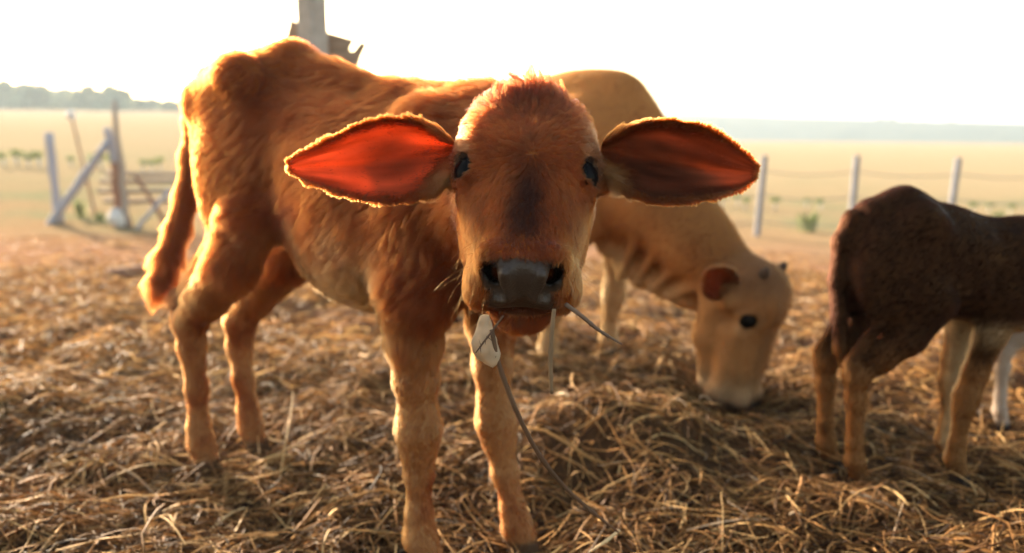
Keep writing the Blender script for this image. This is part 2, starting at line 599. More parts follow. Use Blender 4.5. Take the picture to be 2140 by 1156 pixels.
            q = np.stack([cell(1, 1), cell(0, 1), cell(0, 0), cell(1, 0)], 1)
            q[~ins] = q[~ins][:, ::-1]
            quads.append(q)
        Q = np.vstack(quads)
        Q = Q[(Q >= 0).all(1)]
        for _ in range(relax):
            s = np.zeros_like(V); w = np.zeros(len(V))
            for i in range(4):
                j = (i + 1) % 4
                for u, v in ((i, j), (j, i)):
                    for ax in range(3):
                        s[:, ax] += np.bincount(Q[:, u], V[Q[:, v], ax], len(V))
                    w += np.bincount(Q[:, u], minlength=len(V))
            V = V * 0.5 + 0.5 * s / np.maximum(w, 1)[:, None]
        return V, Q


def vnormals(V, Q):
    fn = np.cross(V[Q[:, 2]] - V[Q[:, 0]], V[Q[:, 3]] - V[Q[:, 1]])
    Nn = np.zeros_like(V)
    for i in range(4):
        for ax in range(3):
            Nn[:, ax] += np.bincount(Q[:, i], fn[:, ax], len(V))
    return unit(Nn)


def grow_fur(name, V, Q, Nn, parent, count, col, length, flow, lift, dens, radius=0.00042, clump=0.5, clump_size=0.02,
             curl=0.35, K=5, seed=1, jitter=0.12, loc=None, mat=None, tint_amp=1.0):
    """strands as real hair curves; all per-vertex arrays"""
    g = np.random.default_rng(seed)
    T = np.vstack([Q[:, [0, 1, 2]], Q[:, [0, 2, 3]]])
    ar = 0.5 * np.linalg.norm(np.cross(V[T[:, 1]] - V[T[:, 0]], V[T[:, 2]] - V[T[:, 0]]), axis=1)
    w = ar * dens[T].mean(1)
    cdf = np.cumsum(w); cdf /= cdf[-1]
    ti = np.searchsorted(cdf, g.random(count))
    r1 = np.sqrt(g.random(count)); r2 = g.random(count)
    bc = np.stack([1 - r1, r1 * (1 - r2), r1 * r2], 1)
    tv = T[ti]

    def ip(a):
        return (a[tv] * (bc[:, :, None] if a.ndim == 2 else bc)).sum(1)
    root, nrm, fl = ip(V), unit(ip(Nn)), ip(flow)
    Ln = ip(length) * (0.7 + 0.6 * g.random(count))
    lf = ip(lift)
    c = ip(col)
    # flow made tangent to the skin, then ruffled by noise
    fl = fl + curl * vnoise3(root, clump_size * 2.2, seed + 5) + curl * 0.6 * vnoise3(root, clump_size * 0.8, seed + 9)
    fl = unit(fl - nrm * (fl * nrm).sum(1, keepdims=True))
    d0 = unit(fl + nrm * (lf * 1.6 + 0.25)[:, None] + jitter * g.normal(size=(count, 3)))
    d1 = unit(fl * 1.2 + nrm * (lf * 0.55)[:, None] + jitter * g.normal(size=(count, 3)))
    t = np.linspace(0, 1, K)[None, :, None]
    P = root[:, None] + Ln[:, None, None] * (d0[:, None] * (t - 0.5 * t * t) + d1[:, None] * (0.5 * t * t + 0.0) * 1.3)
    if clump > 0:
        M = max(40, int(count * 0.03))
        gi = g.choice(count, M, replace=False)
        kd = kdtree.KDTree(M)
        for i, q in enumerate(root[gi].tolist()):
            kd.insert(q, i)
        kd.balance()
        near = np.fromiter((kd.find(q)[1] for q in root.tolist()), np.int64, count)
        gd = gi[near]
        off = P[gd] - P            # towards the guide strand
        far = np.linalg.norm(root[gd] - root, axis=1)
        lim = np.clip(1.6 * Ln / np.maximum(far, 1e-5), 0, 1)
        P = P + off * (t ** 1.5) * (clump * lim)[:, None, None]
    tint = np.exp(g.normal(0, 0.16, count))[:, None] * np.exp(tint_amp * 0.20 * vnoise(root, clump_size, seed + 3) + tint_amp * 0.22 * vnoise(root * np.array([1, 1, .45]), clump_size * .35, seed + 4))[:, None]
    hc = np.clip(0.46 * c ** 1.5 * tint, 0.002, 0.9)
    cu = bpy.data.hair_curves.new(name)
    cu.add_curves([K] * count)
    if loc is not None:
        P = P - np.asarray(loc)
    cu.attributes["position"].data.foreach_set("vector", np.ascontiguousarray(P, np.float32).ravel())
    ra = cu.attributes.new("radius", 'FLOAT', 'POINT')
    taper = np.linspace(1.0, 0.25, K)[None, :] * (radius * (0.75 + 0.5 * g.random(count)))[:, None]
    ra.data.foreach_set("value", taper.astype(np.float32).ravel())
    ca = cu.attributes.new("hcol", 'FLOAT_COLOR', 'CURVE')
    c4 = np.ones((count, 4), np.float32); c4[:, :3] = hc
    ca.data.foreach_set("color", c4.ravel())
    cu.materials.append(mat or M_hair)
    o = bpy.data.objects.new(name, cu)
    COL.objects.link(o)
    if parent is not None:
        o.parent = parent
    return o


def blend(a, b, w):
    return a * (1 - w[:, None]) + np.asarray(b) * w[:, None]


def uv_sphere(c, r, nu=24, nv=16):
    th = np.linspace(0, np.pi, nv + 1); ph = np.linspace(0, 2 * np.pi, nu, endpoint=False)
    Tt, Pp = np.meshgrid(th, ph, indexing='ij')
    V = np.stack([np.sin(Tt) * np.cos(Pp), np.sin(Tt) * np.sin(Pp), np.cos(Tt)], -1).reshape(-1, 3) * r + np.asarray(c)
    i = np.arange(nv)[:, None] * nu; j = np.arange(nu)[None, :]; jn = (j + 1) % nu
    Q = np.stack([i + j, i + nu + j, i + nu + jn, i + jn], -1).reshape(-1, 4)
    return V, Q


def tube(pts, radii, sides=8, cap=True):
    """closed tube through points; returns V, faces(list)"""
    pts = np.asarray(pts, float); n = len(pts)
    radii = np.broadcast_to(np.asarray(radii, float), (n,))
    tan = unit(np.gradient(pts, axis=0))
    up = np.array([0, 0, 1.0]) if abs(tan[0, 2]) < 0.9 else np.array([1.0, 0, 0])
    V = []
    nrm = unit(np.cross(tan[0], up))
    for i in range(n):
        nrm = unit(nrm - tan[i] * (nrm @ tan[i]))
        bn = np.cross(tan[i], nrm)
        for k in range(sides):
            a = 2 * np.pi * k / sides
            V.append(pts[i] + radii[i] * (np.cos(a) * nrm + np.sin(a) * bn))
    Fc = []
    for i in range(n - 1):
        for k in range(sides):
            kn = (k + 1) % sides
            Fc.append((i * sides + k, i * sides + kn, (i + 1) * sides + kn, (i + 1) * sides + k))
    if cap:
        Fc.append(tuple(range(sides))[::-1]); Fc.append(tuple((n - 1) * sides + k for k in range(sides)))
    return np.array(V), Fc


# ================================================================== THE CALF IN FRONT
O1 = np.array([-0.65, 1.79, 0.0])
A1 = np.array([0.79470773, -0.60699228, 0.0])      # towards its head
S1 = np.array([-0.60699228, -0.79470773, 0.0])     # its right side, seen by the camera


def c1(a, s, z):
    return O1 + A1 * a + S1 * s + np.array([0, 0, z])


# head frame: r = image right, f = down the face, u = out of the forehead
TH = math.radians(44)
HE = at(1101, 328, 1.04)
F_LOW, F_TOP = 0.74, 0.92           # proportions of face below / above the eyes
HR = unit([1.0, 0.02, 0.0])
HF = unit(np.array([-0.035, -math.sin(TH), -math.cos(TH)]))
HU = np.cross(HF, HR); HU = unit(HU)
if HU[1] > 0: HU = -HU
HR = unit(np.cross(HU, HF)) if np.dot(np.cross(HU, HF), HR) > 0 else -unit(np.cross(HU, HF))
HM = np.array([HR, HF, HU])


def hp(r, f, u):
    return HE + HR * r + HF * (f * (F_LOW if f > 0 else F_TOP)) + HU * u


def rotm(M, axis, deg):
    a = math.radians(deg); c, s = math.cos(a), math.sin(a)
    R = {'r': [[1, 0, 0], [0, c, s], [0, -s, c]], 'f': [[c, 0, -s], [0, 1, 0], [s, 0, c]], 'u': [[c, s, 0], [-s, c, 0], [0, 0, 1]]}[axis]
    return np.array(R) @ M


EYE = (0.0705, 0.003, -0.0345)
EYE_R = 0.0235


def build_head(fd, hp, HM, sc=1.0, fl=1.0, ft=1.0):
    """bovine head in its own frame: r sideways, f down the face, u out of the forehead"""
    def hcone(a, b, ra, rb, k=0.02, cut=False):
        fd.cone(a, b, ra * sc, rb * sc, k * sc, cut)

    def hel(r, f, u, rad, k=0.02, cut=False):
        fd.ell(hp(r, f, u), (rad[0] * sc, rad[1] * sc * (fl if f > 0 else ft), rad[2] * sc), HM, k * sc, cut)
    hel(0, -0.052, -0.055, (0.082, 0.090, 0.068), 0.03)
    hel(0, -0.105, -0.062, (0.060, 0.045, 0.058), 0.04)
    for s in (1, -1):
        hel(0.050 * s, -0.035, -0.022, (0.036, 0.055, 0.028), 0.035)     # frontal plates
        hel(0.074 * s, -0.014, -0.038, (0.020, 0.030, 0.022), 0.02)       # brow
        hcone(hp(0.051 * s, 0.045, -0.075), hp(0.039 * s, 0.165, -0.068), 0.034, 0.028, 0.03)   # cheek
        hcone(hp(0.054 * s, -0.01, -0.115), hp(0.038 * s, 0.07, -0.135), 0.038, 0.036, 0.03)     # jaw angle
        hcone(hp(0.038 * s, 0.07, -0.135), hp(0.022 * s, 0.18, -0.125), 0.033, 0.021, 0.03)
        hcone(hp(0.072 * s, 0.035, -0.045), hp(0.046 * s, 0.12, -0.045), 0.009, 0.011, 0.03)    # zygomatic ridge
    hcone(hp(0, 0.0, -0.045), hp(0, 0.17, -0.045), 0.060, 0.040, 0.03)             # face
    hel(0, 0.08, -0.065, (0.056, 0.12, 0.052), 0.03)
    hel(0, 0.185, -0.060, (0.056, 0.045, 0.050), 0.022)                   # muzzle
    for s in (1, -1):
        hel(0.041 * s, 0.198, -0.078, (0.031, 0.036, 0.036), 0.018)       # upper lip
        hel(0.038 * s, 0.192, -0.022, (0.020, 0.026, 0.020), 0.014)       # nostril wing
    hel(0, 0.212, -0.045, (0.040, 0.022, 0.040), 0.014)                   # nose pad
    hel(0.002, 0.198, -0.126, (0.037, 0.040, 0.025), 0.014)               # lower lip and chin
    hcone(hp(-0.034, 0.240, -0.101), hp(0.034, 0.240, -0.101), 0.0045, 0.0045, 0.006, cut=True)   # mouth line
    for s in (1, -1):
        hcone(hp(0.034 * s, 0.240, -0.101), hp(0.060 * s, 0.205, -0.104), 0.0045, 0.004, 0.006, cut=True)
        # nostrils: a comma that widens at the bottom, with a thick wet inner rim
        hcone(hp(0.0215 * s, 0.232, -0.010), hp(0.0190 * s, 0.238, -0.048), 0.0075, 0.0085, 0.010)
        hcone(hp(0.0190 * s, 0.238, -0.048), hp(0.0300 * s, 0.232, -0.064), 0.0085, 0.0070, 0.010)
        hcone(hp(0.0420 * s, 0.226, -0.010), hp(0.0330 * s, 0.242, -0.046), 0.0075, 0.0140, 0.004, cut=True)
        hcone(hp(0.0410 * s, 0.215, -0.016), hp(0.0290 * s, 0.200, -0.046), 0.0080, 0.0130, 0.004, cut=True)
        hcone(hp(0.0430 * s, 0.226, -0.008), hp(0.0475 * s, 0.214, 0.002), 0.0055, 0.0030, 0.005, cut=True)
        # eye socket, looking sideways and a little forward, with an almond of lids
        en = HM.T @ unit([.80 * s, -.03, .60]); e2 = HM.T @ unit([.60 * s, 0, -.80]); e1 = HM.T @ np.array([0, 1.0, 0])
        ec = hp(EYE[0] * s, EYE[1], EYE[2])
        fd.ell(ec + en * .018 * sc, np.array([.016, .0195, .0215]) * sc, np.array([en, e1, e2]), .004, cut=True)
        hcone(hp(0.071 * s, 0.036, -0.028), hp(0.064 * s, 0.052, -0.020), 0.0022, 0.0015, 0.008, cut=True)   # tear line

        def lid(a):
            a = math.radians(a)
            return ec + sc * (en * (.0155 - .0065 * abs(math.cos(a)) ** 3) + e2 * .0240 * math.cos(a) + e1 * .0190 * math.sin(a))
        for a0 in range(0, 360, 30):
            hcone(lid(a0), lid(a0 + 30), .0036 if a0 >= 180 else .0024, .0036 if a0 >= 180 else .0024, .003)
        # ear roots
        hcone(hp(0.066 * s, -0.045, -0.070), hp(0.100 * s, -0.040, -0.078), 0.030, 0.020, 0.025)


def front_calf():
    root = empty("calf", (-0.33, 1.55, 0.0), "shaggy orange-brown calf facing the camera with stalks hanging from its mouth", "calf")
    RL = np.array(root.location)
    fd = Field((-1.02, 0.80, -0.03), (0.30, 2.06, 1.03), 0.0042)
    # trunk
    fd.loft(O1, A1, S1, [(0.0, 0.81, 0.05, 0.035), (0.03, 0.79, 0.085, 0.06), (0.09, 0.77, 0.125, 0.095), (0.17, 0.745, 0.160, 0.12),
                         (0.25, 0.735, 0.185, 0.108), (0.33, 0.705, 0.175, 0.094), (0.42, 0.655, 0.195, 0.122), (0.52, 0.64, 0.19, 0.145),
                         (0.62, 0.64, 0.18, 0.14), (0.72, 0.65, 0.165, 0.12), (0.80, 0.66, 0.14, 0.10), (0.86, 0.67, 0.11, 0.07)], k=0.03)
    # pelvis: hook bones, pin bones, sacrum ridge
    for s in (1, -1):
        fd.ell(c1(0.25, 0.096 * s, 0.868), (0.042, 0.030, 0.036), np.array([A1, S1, [0, 0, 1]]), 0.035)
        fd.cone(c1(0.235, 0.09 * s, 0.875), c1(0.07, 0.058 * s, 0.835), 0.03, 0.026, 0.035)
        fd.ell(c1(0.065, 0.06 * s, 0.815), (0.035, 0.026, 0.035), np.array([A1, S1, [0, 0, 1]]), 0.04)
    fd.cone(c1(0.29, 0, 0.905), c1(0.09, 0, 0.882), 0.022, 0.022, 0.05)
    fd.cone(c1(0.29, 0, 0.90), c1(0.58, 0, 0.818), 0.02, 0.018, 0.05)
    fd.cone(c1(0.58, 0, 0.818), c1(0.78, 0, 0.800), 0.018, 0.026, 0.06)
    # thighs, hind legs
    fd.ell(c1(0.185, 0.070, 0.68), (0.115, 0.045, 0.155), np.array([unit(A1 * 0.9 + np.array([0, 0, -0.35])), S1, unit(A1 * 0.35 + np.array([0, 0, 0.9]))]), 0.05)
    fd.ell(c1(0.185, -0.070, 0.68), (0.115, 0.045, 0.155), np.array([unit(A1 * 0.9 + np.array([0, 0, -0.35])), S1, unit(A1 * 0.35 + np.array([0, 0, 0.9]))]), 0.05)
    near_h = [(*c1(0.24, 0.090, 0.60), 0.062), (*c1(0.175, 0.09, 0.50), 0.054), (*c1(0.065, 0.083, 0.415), 0.041), (*c1(-0.005, 0.08, 0.358), 0.035),
              (*c1(-0.014, 0.075, 0.30), 0.029), (*c1(-0.017, 0.07, 0.20), 0.0225), (*c1(-0.020, 0.07, 0.11), 0.0225), (*c1(-0.016, 0.07, 0.072), 0.027),
              (*c1(0.004, 0.07, 0.025), 0.024), (*c1(0.016, 0.07, -0.01), 0.030)]
    far_h = [(*c1(0.24, -0.085, 0.59), 0.064), (*c1(0.13, -0.085, 0.49), 0.056), (*c1(0.0, -0.083, 0.38), 0.042), (*c1(-0.058, -0.08, 0.318), 0.036),
             (*c1(-0.062, -0.076, 0.26), 0.029), (*c1(-0.052, -0.074, 0.18), 0.0225), (*c1(-0.036, -0.07, 0.105), 0.0225), (*c1(-0.028, -0.07, 0.068), 0.027),
             (*c1(-0.006, -0.07, 0.022), 0.024), (*c1(0.008, -0.07, -0.01), 0.030)]
    for ch, s in ((near_h, 0.08), (far_h, -0.08)):
        fd.chain([(*p[:3], p[3] * .91) for p in ch], 0.02)
        hk = np.array(ch[3][:3])
        fd.cone(hk + A1 * -0.03 + np.array([0, 0, 0.045]), hk + A1 * -0.022 + np.array([0, 0, 0.0]), 0.017, 0.02, 0.022)     # point of the hock
        fd.cone(hk + A1 * -0.03 + np.array([0, 0, 0.045]), np.array(ch[1][:3]) + A1 * -0.035 + np.array([0, 0, 0.05]), 0.012, 0.018, 0.03)  # tendon
    # shoulders and fore legs
    for s in (1, -1):
        fd.ell(c1(0.715, 0.085 * s, 0.67), (0.085, 0.05, 0.15), np.array([A1, S1, [0, 0, 1]]), 0.05)
        fd.ell(c1(0.70, 0.095 * s, 0.53), (0.07, 0.048, 0.085), np.array([A1, S1, [0, 0, 1]]), 0.04)
    near_f = [(*c1(0.69, 0.095, 0.52), 0.057), (*c1(0.685, 0.092, 0.43), 0.045), (*c1(0.683, 0.088, 0.36), 0.037), (*c1(0.682, 0.085, 0.305), 0.0325),
              (*c1(0.680, 0.082, 0.272), 0.0405), (*c1(0.677, 0.08, 0.235), 0.031), (*c1(0.677, 0.08, 0.19), 0.0235), (*c1(0.675, 0.08, 0.115), 0.0225),
              (*c1(0.677, 0.08, 0.072), 0.029), (*c1(0.695, 0.08, 0.03), 0.026), (*c1(0.708, 0.08, -0.01), 0.032)]
    far_f = [(*c1(0.70, -0.092, 0.52), 0.055), (*c1(0.705, -0.088, 0.43), 0.043), (*c1(0.712, -0.08, 0.35), 0.035), (*c1(0.718, -0.078, 0.285), 0.031),
             (*c1(0.724, -0.077, 0.25), 0.039), (*c1(0.73, -0.076, 0.215), 0.030), (*c1(0.743, -0.076, 0.155), 0.0225), (*c1(0.762, -0.076, 0.09), 0.022),
             (*c1(0.772, -0.076, 0.055), 0.028), (*c1(0.79, -0.076, 0.015), 0.026), (*c1(0.80, -0.076, -0.015), 0.032)]
    for ch in (near_f, far_f):
        fd.chain([(*p[:3], p[3] * (.89 if p[2] < .45 else .95)) for p in ch], 0.018)
    # brisket and neck
    fd.ell(c1(0.84, 0.0, 0.56), (0.06, 0.075, 0.10), np.array([A1, S1, [0, 0, 1]]), 0.06)
    nk0, nk1 = c1(0.80, 0, 0.69), hp(0, -0.02, -0.13)
    mid = 0.5 * (nk0 + nk1) + np.array([0.0, 0, 0.0])
    fd.cone(nk0, mid, 0.112, 0.093, 0.06); fd.cone(mid, nk1, 0.095, 0.078, 0.05)
    fd.cone(c1(0.82, 0, 0.62), hp(0, 0.05, -0.15), 0.075, 0.05, 0.05)
    fd.cone(c1(0.76, 0, 0.775), hp(0, -0.08, -0.12), 0.045, 0.045, 0.05)
    for q in (0.25, 0.5, 0.75):                                       # dewlap folds
        b = c1(0.86, 0.01, 0.56) * (1 - q) + hp(0, 0.08, -0.16) * q
        fd.cone(b, b + np.array([0, 0.005, -0.05]), 0.022, 0.012, 0.03)
    # tail
    tl = [(at(446, 172, 1.80), .022), (at(426, 196, 1.84), .025), (at(413, 250, 1.86), .024), (at(404, 330, 1.85), .023), (at(392, 410, 1.84), .022),
          (at(371, 480, 1.82), .021), (at(350, 545, 1.80), .022), (at(336, 588, 1.79), .018), (at(326, 618, 1.79), .007)]
    fd.chain([(*p, r) for p, r in tl], 0.02)
    fd.cone(at(446, 170, 1.80), c1(0.10, 0, 0.86), 0.022, 0.04, 0.04)
    TAIL = np.array([p for p, r in tl])
    build_head(fd, hp, HM, 1.0, F_LOW, F_TOP)
    print("field", round(time.time() - T0, 1))
    V, Q = fd.mesh(1)
    print("mesh", len(V), round(time.time() - T0, 1))
    Nn = vnormals(V, Q)
    # ---- where each vertex lies
    H = (V - HE) @ HM.T                       # head coords r,f,u
    f_true = H[:, 1].copy()
    H[:, 1] /= np.where(H[:, 1] > 0, F_LOW, F_TOP)
    r, f, u = H.T
    ca, cs, cz = (V - O1) @ A1, (V - O1) @ S1, V[:, 2]
    head = (1 - smooth(0.10, 0.16, np.sqrt((r / 0.95) ** 2 + ((f - 0.05) / 1.7) ** 2 + ((u + 0.06) / 0.95) ** 2)))
    dt = np.min(np.linalg.norm(V[:, None, :] - TAIL[None, 2:], axis=2), axis=1)
    tail = (1 - smooth(0.05, 0.075, dt)) * (ca < 0.0) * (1 - smooth(.80, .86, cz))
    legs = (1 - smooth(0.42, 0.54, cz)) * (1 - head) * (1 - tail)
    pn = fbm(V, 0.06, 21)
    pn2 = fbm(V, 0.02, 31)
    # ---- coat colours (the animal's own pattern)
    base = np.tile([0.37, 0.122, 0.037], (len(V), 1))
    col = base * np.exp(0.18 * pn)[:, None]
    col = blend(col, [0.31, 0.098, 0.027], smooth(0.74, 0.88, cz) * (1 - head) * 0.8)          # darker saddle
    col = blend(col, [0.68, 0.46, 0.26], (1 - smooth(0.47, 0.64, cz + 0.04 * pn)) * smooth(0.26, 0.34, ca) * (1 - smooth(0.64, 0.70, ca)) * (1 - head) * 0.9)  # pale belly
    col = blend(col, [0.56, 0.32, 0.15], legs * smooth(-.2, .6, pn + 0.5) * 0.6)
    col = blend(col, [0.60, 0.42, 0.26], smooth(0.0, 0.1, ca) * 0 + (1 - smooth(0.02, 0.08, np.abs(ca - 0.30))) * (1 - smooth(0.50, 0.62, cz)) * 0.4)
    col = blend(col, [0.20, 0.075, 0.028], tail * (1 - smooth(0.40, 0.5, cz)) * smooth(-.3, .5, pn) * 0.7)   # dark switch
    hk_d = np.minimum(np.linalg.norm(V - np.array(near_h[3][:3]) - np.array([0.0, 0, 0.03]), axis=1), 9)
    col = blend(col, [0.17, 0.065, 0.03], (1 - smooth(0.03, 0.075, hk_d)) * smooth(0.01, -0.02, ca + 0.0) * 0.8)
    # face
    fcol = np.tile([0.42, 0.140, 0.036], (len(V), 1)) * np.exp(0.15 * pn2)[:, None]
    wid = 0.003 + 0.006 * smooth(0.0, 0.1, f) + 0.006 * pn2 + 0.004 * pn
    stripe = (1 - smooth(wid - .004, wid + 0.024, np.abs(r - 0.001 + .004 * pn))) * smooth(-0.05, 0.03, f + .02 * pn2) * (1 - smooth(0.14, 0.20, f + .015 * pn2)) * (u > -0.06)
    fcol = blend(fcol, [0.11, 0.042, 0.018], stripe * (0.40 + 0.42 * smooth(0.02, 0.09, f)))
    fcol = blend(fcol, [0.22, 0.060, 0.020], (1 - smooth(-0.12, -0.03, f + 0.02 * pn)) * 0.9)              # russet poll
    fcol = blend(fcol, [0.60, 0.40, 0.25], smooth(0.058, 0.080, np.abs(r)) * (1 - smooth(0.02, 0.07, np.abs(f + 0.03))) * 0.5)   # pale round the eyes
    fcol = blend(fcol, [0.56, 0.26, 0.09], smooth(0.11, 0.17, f) * smooth(0.030, 0.052, np.abs(r)) * 0.75)   # pale muzzle sides
    fcol = blend(fcol, [0.55, 0.33, 0.17], smooth(0.03, 0.10, f) * smooth(0.045, 0.065, np.abs(r)) * 0.25)
    fcol = blend(fcol, [0.36, 0.15, 0.07], (1 - smooth(-0.115, -0.10, u)) * smooth(0.15, 0.18, f) * 0.5)   # chin
    col = blend(col, [0, 0, 0], head) + fcol * head[:, None]
    # nose pad and bare skin
    pw_ = 0.030 + 0.010 * smooth(-0.045, -0.07, u) - 0.016 * smooth(-0.078, -0.095, u)
    pad = smooth(0.200, 0.212, f + 0.004 * pn2 + 0.10 * np.minimum(u + 0.03, 0) * 0) * (1 - smooth(pw_, pw_ + 0.009, np.abs(r) + 0.002 * pn2)) * smooth(-0.096, -0.086, u + 0.003 * pn2)
    for s in (1, -1):
        dn = np.linalg.norm((H - np.array([0.036 * s, 0.222, -0.030])) * np.array([1, .8, .62]), axis=1)
        pad = np.maximum(pad, (1 - smooth(0.013, 0.018, dn)))
    deye = np.minimum(*[np.linalg.norm(H - np.array([0.084 * s, 0.004, -0.0240]), axis=1) for s in (1, -1)])
    lidm = 1 - smooth(0.0205, 0.0250, deye)
    mouth = (1 - smooth(0.006, 0.011, np.abs(u + 0.101))) * smooth(0.185, 0.2, f) * (1 - smooth(0.05, 0.06, np.abs(r)))
    col = blend(col, [0.070, 0.042, 0.028], pad)
    inside = np.zeros(len(V))
    for s in (1, -1):
        q = (H - np.array([0.034 * s, 0.205, -0.034])) * np.array([1, .7, .55])
        inside = np.maximum(inside, (1 - smooth(0.0125, 0.0165, np.linalg.norm(q, axis=1))))
    col = blend(col, [0.006, 0.004, 0.0035], inside)  # nostril hollows near black: their shade is put into the colour
    col = blend(col, [0.05, 0.028, 0.02], lidm * 0.85)
    col = blend(col, [0.06, 0.022, 0.016], mouth * 0.9)
    hoof = 1 - smooth(0.035, 0.045, cz)
    col = blend(col, [0.16, 0.085, 0.045], hoof)
    skin = np.hstack([col * 0.5, np.maximum(pad, lidm * 0.7)[:, None]])
    body = mesh_object("body", V - RL, Q, M_hide, root, skin)
    # ---- coat direction, length
    flow = -A1 * 0.9 + np.array([0, 0, -0.75]) + 0 * V
    flow = blend(flow, np.array([0, 0, -1.0]) - A1 * 0.1, np.maximum(legs, tail))
    whorl = np.array([0.006, 0.012, 0.0])
    hd = H - whorl
    hflow = (hd[:, [0]] * HR * 1.3 + hd[:, [1]] * HF + 0 * V)
    hflow = unit(hflow) + HF * (0.35 * smooth(0.0, 0.05, f))[:, None] - HU * 0.15
    hflow[np.linalg.norm(hd[:, :2], axis=1) < 1e-3] = HF
    flow = blend(flow, [0, 0, 0], head) + hflow * head[:, None]
    bony = smooth(0.80, 0.88, cz) * (1 - smooth(0.34, 0.42, ca)) + (1 - smooth(0.16, 0.30, ca)) * smooth(0.5, 0.6, cz)
    ln = 0.0235 + 0.009 * pn - 0.010 * np.clip(bony, 0, 1)
    ln = ln * (1 - legs) + (0.0075 + 0.014 * smooth(0.32, 0.47, cz)) * legs
    ln = ln * (1 - tail) + (0.017 + 0.02 * (1 - smooth(0.42, 0.6, cz))) * tail
    hl = 0.0070 + 0.014 * (1 - smooth(-0.13, -0.05, f)) + 0.004 * (1 - smooth(0, .05, np.abs(r))) * (1 - smooth(0.05, 0.12, f)) - 0.0015 * smooth(0.11, 0.17, f) + 0.004 * smooth(-0.08, -0.13, u)
    hl = np.where(f < -0.085, hl + 0.006, hl)
    ln = ln * (1 - head) + hl * head
    lift = 0.22 + 0.12 * (1 - legs) * (1 - head) + 0.35 * head * (1 - smooth(-0.12, -0.05, f))
    dens = (0.75 + 0.5 * legs + 1.6 * head) * (1 - np.maximum(pad, lidm)) * (1 - mouth) * (1 - hoof) + 1e-6
    rimn = (1 - smooth(0.015, 0.02, np.abs(f - 0.2))) * 0
    hd_ = head * (1 - smooth(0.10, 0.2, -u - 0.02))
    grow_fur("head_fur", V, Q, Nn, body, 130000, col, np.clip(ln, 0.003, 0.05), flow, lift * 0.7, np.where(head > 0.05, dens * head, 1e-7), radius=0.00026, clump=0.45, clump_size=0.010, curl=0.42, seed=8, loc=RL)
    tw = head * (1 - smooth(-0.135, -0.085, f + 0.012 * pn2)) * (1 - smooth(0.055, 0.075, np.abs(r)))
    grow_fur("forelock", V, Q, Nn, body, 9000, blend(col, [0.16, 0.05, 0.02], 0.5 * head), np.full(len(V), 0.034) * (0.6 + 0.5 * np.clip(pn2 + 0.5, 0, 1)), flow + 0.9 * np.array([0, 0, 1.0]) + 0.5 * pn[:, None] * HR,
             np.full(len(V), 0.7), tw + 1e-7, radius=0.00034, clump=0.75, clump_size=0.02, curl=0.7, seed=9, loc=RL)
    dens = dens * (1 - head) + 1e-7
    grow_fur("fur", V, Q, Nn, body, 330000, col, np.clip(ln, 0.004, 0.05), flow, lift, dens, radius=0.00032, clump=0.36, clump_size=0.036, curl=0.42, seed=3, loc=RL)
    away = smooth(0.20, 0.27, np.linalg.norm(V - hp(0, 0.06, -0.06), axis=1))
    shw = away * (1 - head) * (1 - tail) * (np.maximum((1 - smooth(0.50, 0.60, cz)) * smooth(0.44, 0.50, cz) * smooth(0.34, 0.42, ca), smooth(0.66, 0.74, ca) * smooth(0.46, 0.52, cz) * (1 - smooth(0.70, 0.82, cz)))
           + 0.14 * smooth(0.34, 0.44, ca) * smooth(0.5, 0.6, cz) * (1 + pn))
    grow_fur("shaggy_fur", V, Q, Nn, body, 34000, col * 1.05, np.full(len(V), 0.034) * (0.75 + 0.4 * pn), flow + 0.5 * vnoise3(V, 0.07, 77), np.full(len(V), 0.30), shw + 1e-7,
             radius=0.00036, clump=0.55, clump_size=0.03, curl=0.6, K=6, seed=12, loc=RL)
    wk = head * smooth(0.14, 0.19, f) * smooth(0.035, 0.05, np.abs(r)) * (1 - pad)
    grow_fur("whiskers", V, Q, Nn, body, 46, np.tile([.62, .30, .12], (len(V), 1)), np.full(len(V), .038), flow + 0 * V, np.full(len(V), 0.9), wk + 1e-9, radius=.00022, clump=0, curl=.5, K=6, seed=15, loc=RL)
    la = head * smooth(0.019, 0.021, deye) * (1 - smooth(0.025, 0.028, deye)) * (1 - smooth(-0.006, 0.004, f))
    grow_fur("eyelashes", V, Q, Nn, body, 130, np.tile([.03, .018, .012], (len(V), 1)), np.full(len(V), .013), HF * .6 + 0 * V, np.full(len(V), 0.8), la + 1e-9, radius=.00028, clump=0, curl=.25, K=5, seed=16, loc=RL)
    print("fur", round(time.time() - T0, 1))
    # ---- eyes
    for s in (1, -1):
        Ve, Qe = uv_sphere(hp(EYE[0] * s, EYE[1], EYE[2]), EYE_R)
        mesh_object("eye", Ve - RL, Qe, M_eye, root)
    # ---- ears
    def ear(base, tip, top, bot, back, cup, inner_col, seed):
        base, tip = np.asarray(base, float), np.asarray(tip, float)
        ax = tip - base; L = np.linalg.norm(ax); ax /= L
        nrm = unit(-np.asarray(back, float)); nrm = unit(nrm - ax * (nrm @ ax))     # open side
        upv = np.cross(ax, nrm)
        if upv[2] < 0: upv = -upv
        nt_, nv_ = 44, 26
        t = np.linspace(0, 1, nt_); v = np.linspace(-1, 1, nv_)
        wt = np.interp(t, top[0], top[1]); wb = np.interp(t, bot[0], bot[1])
        ker = np.array([1, 2, 3, 2, 1]) / 9
        wt = np.maximum(np.convolve(np.pad(wt, 2, mode='edge'), ker, 'valid'), 0.002)
        wb = np.maximum(np.convolve(np.pad(wb, 2, mode='edge'), ker, 'valid'), 0.002)
        tt, vv = np.meshgrid(t, v, indexing='ij')
        w = np.where(vv > 0, wt[:, None], wb[:, None])
        fold = 0.0035 * np.cos(vv * 9 + 2 * tt) * np.sin(np.pi * tt) * (1 - vv ** 2)      # ribs of cartilage inside
